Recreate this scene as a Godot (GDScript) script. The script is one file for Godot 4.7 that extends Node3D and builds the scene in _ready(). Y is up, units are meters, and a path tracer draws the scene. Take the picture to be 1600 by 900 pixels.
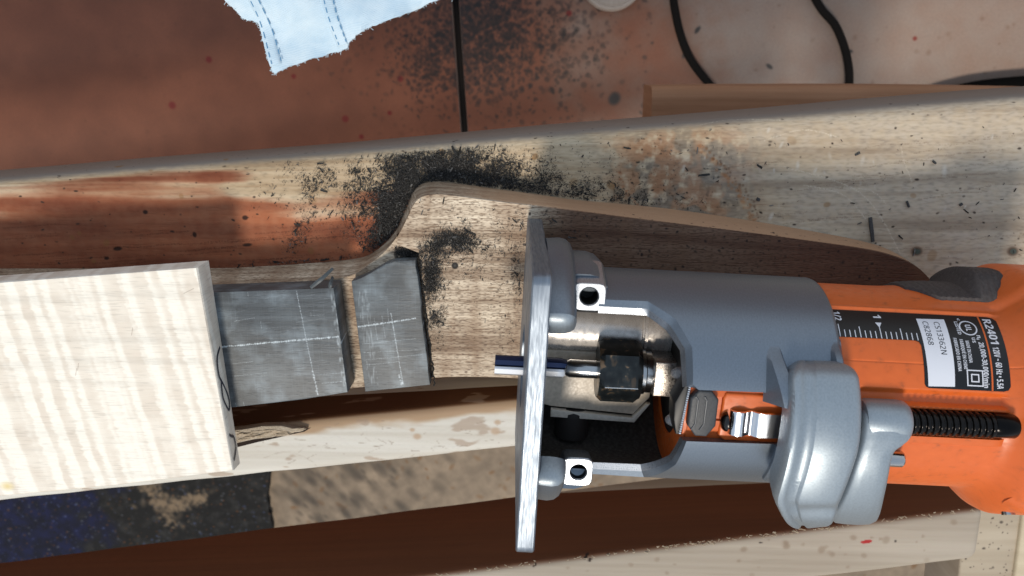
extends Node3D
# A trim router lying on a half-made guitar neck on a slatted workbench. World units are metres; the builders below work in millimetres (K).
const K := 0.001
var cam: Camera3D
var names := {}

# ------------------------------------------------------------------ helpers
class MB:
	var p := PackedVector3Array()
	var n := PackedVector3Array()
	var keep := PackedByteArray()      # 1: the normal was given
	func tri(a: Vector3, b: Vector3, c: Vector3):
		var f := (c - a).cross(b - a)
		if f.length_squared() < 1e-14: return
		f = f.normalized()
		p.append(a); p.append(b); p.append(c)
		for i in 3: n.append(f); keep.append(0)
	func tri_n(a: Vector3, b: Vector3, c: Vector3, na: Vector3, nb: Vector3, nc: Vector3):
		var f := (c - a).cross(b - a)
		if f.length_squared() < 1e-14: return
		if f.dot(na + nb + nc) < 0.0:
			p.append(a); p.append(c); p.append(b); n.append(na); n.append(nc); n.append(nb)
		else:
			p.append(a); p.append(b); p.append(c); n.append(na); n.append(nb); n.append(nc)
		for i in 3: keep.append(1)
	func quad(a: Vector3, b: Vector3, c: Vector3, d: Vector3):
		tri(a, b, c); tri(a, c, d)
	func ring_join(r0: Array, r1: Array, closed := true):
		var m := r0.size()
		for i in (m if closed else m - 1):
			var j := (i + 1) % m
			quad(r0[i], r1[i], r1[j], r0[j])
	func cap(r: Array, flip := false):
		var c := Vector3.ZERO
		for v in r: c += v
		c /= r.size()
		for i in r.size():
			var j := (i + 1) % r.size()
			if flip: tri(c, r[j], r[i])
			else: tri(c, r[i], r[j])
	func rings(rs: Array, cap0 := true, cap1 := true, closed := true):
		for i in rs.size() - 1: ring_join(rs[i], rs[i + 1], closed)
		if cap0: cap(rs[0], false)
		if cap1: cap(rs[-1], true)

# uv: [x0, z0, width, height] in mm laid on from above, sides folded down; [] leaves it to triplanar materials
func commit(mb: MB, thr := 38.0, uv := [], xf := Transform3D()) -> ArrayMesh:
	var at := {}
	var cnt := mb.p.size()
	for i in cnt:
		var k := Vector3i((mb.p[i] * 400.0).round())
		if not at.has(k): at[k] = PackedInt32Array()
		at[k].append(i)
	var lim := cos(deg_to_rad(thr))
	var nn := mb.n.duplicate()
	for k in at:
		var l: PackedInt32Array = at[k]
		for i in l:
			if mb.keep[i]: continue
			var s := Vector3.ZERO
			for j in l:
				if mb.n[i].dot(mb.n[j]) > lim: s += mb.n[j]
			nn[i] = s.normalized()
	var pos := PackedVector3Array(); pos.resize(cnt)
	for i in cnt: pos[i] = (xf * mb.p[i]) * K
	if xf != Transform3D():
		for i in cnt: nn[i] = (xf.basis * nn[i]).normalized()
	var a := []; a.resize(Mesh.ARRAY_MAX)
	a[Mesh.ARRAY_VERTEX] = pos; a[Mesh.ARRAY_NORMAL] = nn
	if uv.size():
		var t := PackedVector2Array(); t.resize(cnt)
		for i in cnt:
			var q := pos[i] / K
			var fn := mb.n[i]
			if absf(fn.x) > 0.8: t[i] = Vector2((q.x - q.y - uv[0]) / uv[2], (q.z - uv[1]) / uv[3])
			else: t[i] = Vector2((q.x - uv[0]) / uv[2], (q.z + signf(fn.z) * (uv[4] - q.y) - uv[1]) / uv[3])
		a[Mesh.ARRAY_TEX_UV] = t
	var me := ArrayMesh.new()
	me.add_surface_from_arrays(Mesh.PRIMITIVE_TRIANGLES, a)
	return me

func nm(base: String) -> String:
	names[base] = names.get(base, -1) + 1
	return base if names[base] == 0 else "%s_%03d" % [base, names[base]]

func tag(o: Node, label: String, category := "", group := "", kind := ""):
	if label: o.set_meta("label", label)
	if category: o.set_meta("category", category)
	if group: o.set_meta("group", group)
	if kind: o.set_meta("kind", kind)

func put(called: String, mesh: Mesh, mat: Material, parent: Node = null) -> MeshInstance3D:
	var o := MeshInstance3D.new()
	o.mesh = mesh
	o.material_override = mat
	if parent == null: parent = self
	var nname := called
	var i := 0
	while parent.has_node(NodePath(nname)):
		i += 1
		nname = "%s_%03d" % [called, i]
	o.name = nname
	parent.add_child(o, true)
	return o

func thing(called: String, label: String, category: String, at := Vector3.ZERO) -> Node3D:
	var o := Node3D.new()
	o.name = nm(called)
	add_child(o, true)
	o.position = at
	tag(o, label, category)
	return o

func inset(o: PackedVector2Array, d: float) -> PackedVector2Array:
	var r := PackedVector2Array()
	var m := o.size()
	var area := 0.0
	for i in m: area += o[i].cross(o[(i + 1) % m])
	var s := 1.0 if area > 0 else -1.0
	for i in m:
		var e0 := (o[i] - o[(i - 1 + m) % m]).normalized()
		var e1 := (o[(i + 1) % m] - o[i]).normalized()
		var n0 := Vector2(-e0.y, e0.x) * s
		var n1 := Vector2(-e1.y, e1.x) * s
		var b := n0 + n1
		var q := b.length_squared()
		r.append(o[i] + (b * (2.0 * d / q) if q > 0.2 else n0 * d))
	return r

func up3(o: PackedVector2Array, y: float) -> Array:       # outline in (x, z) -> points at height y
	var r := []
	for v in o: r.append(Vector3(v.x, y, v.y))
	return r

func ccw(o: PackedVector2Array) -> PackedVector2Array:
	var area := 0.0
	for i in o.size(): area += o[i].cross(o[(i + 1) % o.size()])
	if area < 0: o.reverse()
	return o

func fill(mb: MB, o: PackedVector2Array, y: float, up := true):
	var t := Geometry2D.triangulate_polygon(o)
	for i in range(0, t.size(), 3):
		var a := Vector3(o[t[i]].x, y, o[t[i]].y)
		var b := Vector3(o[t[i + 1]].x, y, o[t[i + 1]].y)
		var c := Vector3(o[t[i + 2]].x, y, o[t[i + 2]].y)
		var f := (c - a).cross(b - a)
		if (f.y > 0) == up: mb.tri(a, b, c)
		else: mb.tri(a, c, b)

# upright prism over an outline in (x, z), rounded along its upper (and lower) rim
func prism(mb: MB, o: PackedVector2Array, y0: float, y1: float, bev := 0.0, steps := 3, low := true):
	o = ccw(o.duplicate())
	var rs := []
	if bev > 0.0:
		if low:
			for k in range(steps, 0, -1):
				var a := PI / 2 * k / steps
				rs.append(up3(inset(o, bev * (1 - cos(a))), y0 + bev * (1 - sin(a))))
			rs.append(up3(o, y0 + bev))
		else: rs.append(up3(o, y0))
		rs.append(up3(o, y1 - bev))
		for k in range(1, steps + 1):
			var a := PI / 2 * k / steps
			rs.append(up3(inset(o, bev * (1 - cos(a))), y1 - bev + bev * sin(a)))
	else: rs = [up3(o, y0), up3(o, y1)]
	for i in rs.size() - 1:
		var r0: Array = rs[i]
		var r1: Array = rs[i + 1]
		for k in r0.size():
			var j := (k + 1) % r0.size()
			mb.quad(r0[k], r0[j], r1[j], r1[k])
	var tp := PackedVector2Array()
	for v in rs[-1]: tp.append(Vector2(v.x, v.z))
	fill(mb, tp, y1, true)
	var bt := PackedVector2Array()
	for v in rs[0]: bt.append(Vector2(v.x, v.z))
	fill(mb, bt, y0, false)

func loft(mb: MB, rs: Array, cap0 := true, cap1 := true, closed := true):   # rings of points, wound either way
	var c := Vector3.ZERO
	for v in rs[0]: c += v
	c /= rs[0].size()
	var t := MB.new()
	t.rings(rs, cap0, cap1, closed)
	# orient outwards by volume
	var vol := 0.0
	for i in range(0, t.p.size(), 3): vol += (t.p[i] - c).dot((t.p[i + 1] - c).cross(t.p[i + 2] - c))
	for i in range(0, t.p.size(), 3):
		if vol <= 0: mb.tri(t.p[i], t.p[i + 1], t.p[i + 2])
		else: mb.tri(t.p[i], t.p[i + 2], t.p[i + 1])

func tube(mb: MB, path: Array, r: float, seg := 10, cap := true):
	var rs := []
	var up := Vector3.UP
	for i in path.size():
		var d: Vector3 = (path[mini(i + 1, path.size() - 1)] - path[maxi(i - 1, 0)]).normalized()
		if absf(d.dot(up)) > 0.95: up = Vector3.RIGHT
		var s := d.cross(up).normalized()
		var u := s.cross(d).normalized()
		up = u
		var rg := []
		for k in seg:
			var a := TAU * k / seg
			rg.append(path[i] + (s * cos(a) + u * sin(a)) * r)
		rs.append(rg)
	loft(mb, rs, cap, cap)

func lathe_x(mb: MB, prof: Array, cy := 0.0, cz := 0.0, seg := 32, cap := true):    # prof: [x, r] along the x axis
	var rs := []
	for q in prof:
		var rg := []
		for k in seg:
			var a := TAU * k / seg
			rg.append(Vector3(q[0], cy + q[1] * cos(a), cz + q[1] * sin(a)))
		rs.append(rg)
	loft(mb, rs, cap, cap)

func pc(x: float, deg: float, r: float) -> Vector3:
	return Vector3(x, r * cos(deg_to_rad(deg)), r * sin(deg_to_rad(deg)))

func arc_sweep(mb: MB, prof: Array, t0: float, t1: float, seg: int):                # closed profile [x, r] swept from t0 to t1 degrees round the x axis
	var rs := []
	for i in seg + 1:
		var t := lerpf(t0, t1, float(i) / seg)
		var rg := []
		for q in prof: rg.append(pc(q[0], t, q[1]))
		rs.append(rg)
	loft(mb, rs)

func circle(r: float, seg := 24, c := Vector2.ZERO) -> PackedVector2Array:
	var o := PackedVector2Array()
	for k in seg: o.append(c + Vector2.from_angle(TAU * k / seg) * r)
	return o

func smooth_line(pts: Array, per := 6) -> Array:
	var r := []
	for i in pts.size() - 1:
		var a = pts[maxi(i - 1, 0)]
		var b = pts[i]
		var c = pts[i + 1]
		var d = pts[mini(i + 2, pts.size() - 1)]
		for k in per: r.append(b.cubic_interpolate(c, a, d, float(k) / per))
	r.append(pts[-1])
	return r

# ------------------------------------------------------------------ textures
func noise(w: int, h: int, freq: float, oct: int, sd: int, sx := 1.0, sy := 1.0) -> PackedByteArray:
	var f := FastNoiseLite.new()
	f.seed = sd; f.frequency = freq; f.fractal_octaves = oct
	f.noise_type = FastNoiseLite.TYPE_SIMPLEX_SMOOTH
	f.fractal_type = FastNoiseLite.FRACTAL_FBM if oct > 1 else FastNoiseLite.FRACTAL_NONE
	var im := f.get_image(maxi(4, int(w / sx)), maxi(4, int(h / sy)), false, false, true)
	im.convert(Image.FORMAT_L8)
	im.resize(w, h, Image.INTERPOLATE_CUBIC)
	return im.get_data()

class Tex:
	var w: int
	var h: int
	var x0: float
	var z0: float
	var mw: float
	var mh: float
	var im: Image
	var hi: Image
	func _init(w_: int, h_: int, box: Array):
		w = w_; h = h_; x0 = box[0]; z0 = box[1]; mw = box[2]; mh = box[3]
	func set_data(c: PackedByteArray, hgt := PackedByteArray()):
		im = Image.create_from_data(w, h, false, Image.FORMAT_RGB8, c)
		if hgt.size(): hi = Image.create_from_data(w, h, false, Image.FORMAT_L8, hgt)
	func dab(x: float, z: float, rx: float, rz: float, col: Color, alpha := 1.0, soft := 0.3, ang := 0.0, deep := 0.0):   # mm
		var px := (x - x0) / mw * w
		var py := (z - z0) / mh * h
		var kx := w / mw
		var ky := h / mh
		var rr := maxf(rx, rz)
		var ca := cos(ang)
		var sa := sin(ang)
		for j in range(maxi(0, int(py - rr * ky) - 1), mini(h, int(py + rr * ky) + 2)):
			for i in range(maxi(0, int(px - rr * kx) - 1), mini(w, int(px + rr * kx) + 2)):
				var dx := (i + 0.5 - px) / kx
				var dy := (j + 0.5 - py) / ky
				var u := (dx * ca + dy * sa) / rx
				var v := (dy * ca - dx * sa) / rz
				var d := sqrt(u * u + v * v)
				var a := alpha * clampf((1.0 - d) / soft, 0, 1)
				if a > 0.0:
					im.set_pixel(i, j, im.get_pixel(i, j).lerp(col, a))
					if deep != 0.0 and hi:
						var q := hi.get_pixel(i, j).r + deep * a
						hi.set_pixel(i, j, Color(q, q, q))
	func stroke(pts: Array, wd: float, col: Color, alpha := 1.0, soft := 0.5, deep := 0.0, wob := 0.0, rng: RandomNumberGenerator = null):
		for i in pts.size() - 1:
			var a: Vector2 = pts[i]
			var b: Vector2 = pts[i + 1]
			var k := maxi(1, int(a.distance_to(b) / (wd * 0.7)))
			for s in k:
				var q := a.lerp(b, float(s) / k)
				var al := alpha
				var ww := wd
				if rng:
					q += Vector2(rng.randf_range(-wob, wob), rng.randf_range(-wob, wob))
					al *= rng.randf_range(0.6, 1.0)
					ww *= rng.randf_range(0.6, 1.2)
				dab(q.x, q.y, ww * 0.5, ww * 0.5, col, al, soft, 0.0, deep)
	func box(y := 0.0) -> Array: return [x0, z0, mw, mh, y]

func texmat(t: Tex, rough := 0.75, hscale := 0.03, spec := 0.4) -> StandardMaterial3D:
	var m := StandardMaterial3D.new()
	m.albedo_texture = ImageTexture.create_from_image(t.im)
	m.roughness = rough
	m.metallic_specular = spec
	m.cull_mode = BaseMaterial3D.CULL_DISABLED
	if t.hi:
		m.heightmap_enabled = true
		m.heightmap_texture = ImageTexture.create_from_image(t.hi)
		m.heightmap_scale = hscale
	return m

func plain(c: Color, rough := 0.5, metal := 0.0, spec := 0.5) -> StandardMaterial3D:
	var m := StandardMaterial3D.new()
	m.albedo_color = c; m.roughness = rough; m.metallic = metal; m.metallic_specular = spec
	m.cull_mode = BaseMaterial3D.CULL_DISABLED
	return m

func grain_tex(sd: int, freq: float, lo: Color, hi: Color, size := 256, oct := 4) -> NoiseTexture2D:
	var f := FastNoiseLite.new()
	f.seed = sd; f.frequency = freq; f.fractal_octaves = oct
	var t := NoiseTexture2D.new()
	t.noise = f; t.width = size; t.height = size; t.seamless = true
	var g := Gradient.new()
	g.set_color(0, lo); g.set_color(1, hi)
	t.color_ramp = g
	return t

func mottled(c: Color, spread: float, rough: float, metal: float, per_mm: float, bump := 0.0, sd := 1, spec := 0.5, oct := 4) -> StandardMaterial3D:
	var m := plain(Color.WHITE, 1.0, metal, spec)
	m.albedo_texture = grain_tex(sd, 0.03, c.darkened(spread), c.lightened(spread), 256, oct)
	m.roughness_texture = grain_tex(sd + 7, 0.05, Color.WHITE * maxf(rough - 0.14, 0.05), Color.WHITE * minf(rough + 0.14, 1.0), 256)
	m.uv1_triplanar = true
	m.uv1_scale = Vector3.ONE * (1000.0 / per_mm)
	if bump > 0.0:
		m.heightmap_enabled = true
		m.heightmap_texture = grain_tex(sd + 3, 0.12, Color.BLACK, Color.WHITE, 256, 3)
		m.heightmap_scale = bump
	return m

# wood: palette along a grain value, long streaks along x, growth lines, blotches
func wood(box: Array, w: int, h: int, sd: int, pale: Color, dark: Color, line_mm: float, line_amt: float, wav: float, pore := 0.25) -> Tex:
	var t := Tex.new(w, h, box)
	var mmx: float = box[2] / w
	var mmz: float = box[3] / h
	var s1 := noise(w, h, 0.02, 3, sd, 28.0, 1.0)
	var s2 := noise(w, h, 0.11, 3, sd + 1, 40.0, 1.0)
	var s3 := noise(w, h, 0.30, 2, sd + 2, 14.0, 1.0)
	var b1 := noise(w, h, 0.03, 3, sd + 3, 8.0, 3.0)
	var wv := noise(w, h, 0.02, 2, sd + 4, 16.0, 4.0)
	var c := PackedByteArray(); c.resize(w * h * 3)
	var hg := PackedByteArray(); hg.resize(w * h)
	var i := 0
	for y in h:
		var z := y * mmz
		for x in w:
			var ph := (z + (wv[i] - 128) / 128.0 * wav) / line_mm
			var ln := absf(fposmod(ph, 1.0) * 2.0 - 1.0)
			ln = ln * ln
			var k := 0.38 * s1[i] / 255.0 + 0.30 * s2[i] / 255.0 + 0.32 * b1[i] / 255.0
			k = k + line_amt * (ln - 0.4) - 0.5
			var po := clampf((s3[i] / 255.0 - 0.66) * 5.0, 0, 1) * pore
			k = clampf(0.5 + k * 1.5 + po, 0, 1)
			var q := pale.lerp(dark, k)
			c[i * 3] = int(q.r * 255); c[i * 3 + 1] = int(q.g * 255); c[i * 3 + 2] = int(q.b * 255)
			hg[i] = int(clampf(150 - 70 * (k - 0.5) - po * 90 + (s2[i] - 128) * 0.25, 0, 255))
			i += 1
	t.set_data(c, hg)
	return t

# ------------------------------------------------------------------ scene
func _ready():
	# --- camera: held over the bench, tipped 15 degrees from straight down
	cam = Camera3D.new()
	cam.name = "camera"
	add_child(cam)
	var rx := Vector3(0.99934, -0.03631, 0.0)
	var ry := Vector3(-0.00923, -0.25415, -0.96712)
	var rz := Vector3(-0.03511, -0.96648, 0.25431)
	cam.transform = Transform3D(Basis(rx, ry, -rz).orthonormalized(), Vector3(0, 0.33, 0))
	cam.fov = 37.36
	cam.near = 0.01
	cam.far = 60.0
	# --- sky, sun, exposure
	var env := Environment.new()
	env.background_mode = Environment.BG_SKY
	var sky := ProceduralSkyMaterial.new()
	sky.sky_top_color = Color(0.62, 0.69, 0.77)
	sky.sky_horizon_color = Color(0.86, 0.87, 0.88)
	sky.sky_curve = 0.3
	sky.ground_bottom_color = Color(0.25, 0.2, 0.17)
	sky.ground_horizon_color = Color(0.45, 0.4, 0.36)
	sky.sun_angle_max = 1.0
	env.sky = Sky.new()
	env.sky.sky_material = sky
	env.tonemap_mode = Environment.TONE_MAPPER_LINEAR
	env.background_energy_multiplier = 0.72
	env.tonemap_exposure = 1.72
	env.sdfgi_enabled = true
	env.ssao_enabled = true
	env.ssil_enabled = true
	var we := WorldEnvironment.new()
	we.name = "environment"
	we.environment = env
	var ca := CameraAttributesPhysical.new()
	ca.frustum_focal_length = 4.3
	ca.exposure_aperture = 3.4
	ca.frustum_focus_distance = 0.29
	we.camera_attributes = ca
	add_child(we)
	var sun := DirectionalLight3D.new()
	sun.name = "sun"
	sun.light_energy = 0.5
	sun.light_angular_distance = 10.0
	sun.light_color = Color(1.0, 0.96, 0.9)
	sun.shadow_enabled = true
	add_child(sun)
	sun.look_at_from_position(Vector3(-0.06, 0.86, 0.46), Vector3.ZERO, Vector3.UP)
	build_floor()
	build_bench()
	build_neck()
	build_maple()
	build_router()
	build_small()

# ------------------------------------------------------------------ the floor far below
func build_floor():
	var rng := RandomNumberGenerator.new(); rng.seed = 11
	var Y := -400.0
	var floor_ := Node3D.new()
	floor_.name = "floor"
	add_child(floor_)
	tag(floor_, "", "", "", "structure")
	# terracotta-coloured concrete, greyer to the right, in two bays, a sawn joint between them
	var box := [-620.0, -420.0, 1240.0, 700.0]
	var w := 1536
	var h := 868
	var t := Tex.new(w, h, box)
	var a := noise(w, h, 0.006, 4, 5)
	var b := noise(w, h, 0.03, 4, 6)
	var f := noise(w, h, 0.3, 2, 7)
	var c := PackedByteArray(); c.resize(w * h * 3)
	var i := 0
	var red := Color(0.50, 0.29, 0.195)
	var red2 := Color(0.43, 0.24, 0.155)
	var grey := Color(0.55, 0.485, 0.44)
	for y in h:
		var z: float = box[1] + y * box[3] / h
		for x in w:
			var xx: float = box[0] + x * box[2] / w
			var av := a[i] / 255.0
			var bv := b[i] / 255.0
			var grey_mix := smoothstep(-30.0, 190.0, xx - (z + 10.0) * 1.2 + (av - 0.5) * 190.0 + (bv - 0.5) * 60)
			var q := red.lerp(red2, clampf(av * 1.3 - 0.2 + (bv - 0.5) * 0.6, 0, 1)).lerp(grey, grey_mix * (0.78 + 0.2 * bv))
			q = q.darkened((f[i] - 128) / 128.0 * 0.04 + 0.02)
			c[i * 3] = int(q.r * 255); c[i * 3 + 1] = int(q.g * 255); c[i * 3 + 2] = int(q.b * 255)
			i += 1
	t.set_data(c)
	for k in 260:
		var x := rng.randf_range(-560, 400)
		var s := rng.randf_range(1.0, 3.2)
		t.dab(x, rng.randf_range(-60, 110), s, s * rng.randf_range(0.6, 1.2), Color(0.33, 0.19, 0.12), rng.randf_range(0.08, 0.32), 0.9)
	for q in [[-316, 34, 4], [-281, -3.6, 3.4], [-168, 45, 3.6], [-155, 60, 2.6], [20, -40, 3], [-210, 10, 2.6], [-120, 12, 3], [300, -20, 2.2], [-130, 40, 2.4], [-340, 80, 2.4]]:
		t.dab(q[0], q[1], q[2], q[2], Color(0.42, 0.09, 0.06), 0.85, 0.5)
	for q in [[59, 28, 6, 7], [116, -8, 2.5, 5], [125, -27, 2, 4], [185, 2, 4, 2], [250, -10, 2, 1.6]]:
		t.dab(q[0], q[1], q[2], q[3], Color(0.16, 0.15, 0.15), 0.9, 0.5, 0.6)
	# the smudge of fine black dust that fell past the bench
	for k in 2400:
		var g := Vector2(rng.randfn(0, 1), rng.randfn(0, 1))
		var ctr := Vector2(-45, -20) + Vector2(g.x * 52, g.y * 32)
		var s := rng.randf_range(0.6, 3.4)
		t.dab(ctr.x, ctr.y, s, s * rng.randf_range(0.5, 1.0), Color(0.11, 0.09, 0.08), rng.randf_range(0.1, 0.45) * (0.45 if ctr.x < -88 else 1.0), 0.5, rng.randf() * 3.0)
	for k in 2600:
		var cc: Vector2 = [Vector2(-92, -8), Vector2(-42, -14), Vector2(-60, -34)][rng.randi() % 3]
		var p := cc + Vector2(rng.randfn(0, 17), rng.randfn(0, 19))
		var s := rng.randf_range(0.8, 3.0)
		t.dab(p.x, p.y, s, s * rng.randf_range(0.4, 1.0), Color(0.10, 0.08, 0.07), rng.randf_range(0.1, 0.5), 0.7, rng.randf() * 3.0)
	var mt := texmat(t, 0.42, 0.0, 0.45)
	var jx0 := -76.5
	var jx1 := -70.5
	var mb := MB.new()
	prism(mb, PackedVector2Array([Vector2(-4000, -4000), Vector2(-79.5, -4000), Vector2(-79.0, -420), Vector2(-75.8, -50), Vector2(-69.5, 60), Vector2(-57, 278), Vector2(-4000, 278)]), Y - 30, Y, 1.2, 2)
	put("floor_slab", commit(mb, 30, t.box(Y)), mt, floor_)
	mb = MB.new()
	prism(mb, PackedVector2Array([Vector2(-73.5, -4000), Vector2(4000, -4000), Vector2(4000, 278), Vector2(-51, 278), Vector2(-63.8, 60), Vector2(-70, -50), Vector2(-73, -420)]), Y - 30, Y, 1.2, 2)
	put("floor_slab", commit(mb, 30, t.box(Y)), mt, floor_)
	mb = MB.new()
	prism(mb, PackedVector2Array([Vector2(-4050, -4050), Vector2(4050, -4050), Vector2(4050, 4050), Vector2(-4050, 4050)]), Y - 60, Y - 9, 0)
	put("joint_bed", commit(mb, 30), plain(Color(0.10, 0.075, 0.065), 0.95), floor_)
	# pale spotted stone slab on the near side of the bench
	var sb := [-560.0, 284.0, 1120.0, 330.0]
	var st := Tex.new(1024, 302, sb)
	var n1 := noise(1024, 302, 0.012, 4, 21)
	var n2 := noise(1024, 302, 0.09, 3, 22)
	c = PackedByteArray(); c.resize(1024 * 302 * 3)
	for k in 1024 * 302:
		var q := Color(0.55, 0.48, 0.40).lerp(Color(0.40, 0.345, 0.285), clampf(n1[k] / 255.0 * 0.8 + (n2[k] / 255.0 - 0.5) * 0.7, 0, 1))
		c[k * 3] = int(q.r * 255); c[k * 3 + 1] = int(q.g * 255); c[k * 3 + 2] = int(q.b * 255)
	st.set_data(c)
	for k in 900:
		var s := rng.randf_range(1.2, 4.5)
		st.dab(rng.randf_range(-560, 560), rng.randf_range(284, 600), s * 1.3, s * 0.7, Color(0.42, 0.29, 0.17), rng.randf_range(0.25, 0.75), 0.6, rng.randf() * 3)
	for k in 260:
		var s := rng.randf_range(3, 11)
		st.dab(rng.randfn(-185, 42), rng.randf_range(340, 480), s * 1.4, s * 0.7, Color(0.2, 0.17, 0.14), rng.randf_range(0.15, 0.45), 0.8, 0.8)
	mb = MB.new()
	prism(mb, PackedVector2Array([Vector2(-4000, 286), Vector2(4000, 286), Vector2(4000, 4000), Vector2(-4000, 4000)]), Y - 30, Y, 1.0, 2)
	put("floor_slab", commit(mb, 30, st.box(Y)), texmat(st, 0.6), floor_)
	# old flecked rubber mat lying on the slab: blue at one end, blackened at the other, worn through between
	var bx := [-660.0, 300.0, 420.0, 270.0]
	var rt := Tex.new(840, 540, bx)
	var m1 := noise(840, 540, 0.03, 4, 31)
	var m2 := noise(840, 540, 0.012, 4, 32)
	c = PackedByteArray(); c.resize(840 * 540 * 3)
	for k in 840 * 540:
		var xx: float = -660.0 + (k % 840) * 0.5
		var q := Color(0.07, 0.085, 0.20).lerp(Color(0.045, 0.05, 0.11), clampf(m1[k] / 255.0 * 1.8 - 0.4, 0, 1))
		var dk := smoothstep(-452, -405, xx + (m2[k] / 255.0 - 0.5) * 90.0)
		q = q.lerp(Color(0.085, 0.08, 0.075).lerp(Color(0.17, 0.165, 0.16), clampf((m1[k] / 255.0 - 0.45) * 2.2, 0, 1)), dk)
		c[k * 3] = int(q.r * 255); c[k * 3 + 1] = int(q.g * 255); c[k * 3 + 2] = int(q.b * 255)
	rt.set_data(c)
	for k in 5200:
		var s := rng.randf_range(0.5, 2.2)
		var x := rng.randf_range(-660, -250)
		rt.dab(x, rng.randf_range(305, 560), s, s * 0.8, [Color(0.36, 0.22, 0.12), Color(0.25, 0.29, 0.42), Color(0.30, 0.31, 0.33), Color(0.04, 0.04, 0.05)][rng.randi() % 4], rng.randf_range(0.2, 0.75), 0.7)
	for k in 420:      # the worn vein
		var fv := rng.randf()
		var p: Vector2 = Vector2(-386, 350).lerp(Vector2(-352, 432), fv) + Vector2(rng.randfn(0, 7), rng.randfn(0, 5))
		if rng.randf() < 0.35: p = Vector2(-356, 412).lerp(Vector2(-318, 398), rng.randf()) + Vector2(rng.randfn(0, 4), rng.randfn(0, 4))
		var s := rng.randf_range(1.5, 6)
		rt.dab(p.x, p.y, s, s * 0.7, Color(0.47, 0.40, 0.32), rng.randf_range(0.2, 0.6), 0.8, rng.randf() * 3)
	mb = MB.new()
	var mo := smooth_line([Vector2(-900, 300), Vector2(-600, 306), Vector2(-430, 310), Vector2(-262, 316), Vector2(-259, 400), Vector2(-257, 450), Vector2(-262, 545), Vector2(-900, 560)], 12)
	var mop := PackedVector2Array()
	for v in mo: mop.append(v + Vector2(rng.randf_range(-1.0, 1.0), rng.randf_range(-1.0, 1.0)))
	prism(mb, mop, Y + 0.6, Y + 6, 0)
	tag(put("floor_mat", commit(mb, 35, [bx[0], bx[1], bx[2], bx[3], Y + 6.0]), texmat(rt, 0.9)), "blue and blackish flecked mat with a worn pale vein, on the floor below the bench", "mat")

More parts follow.
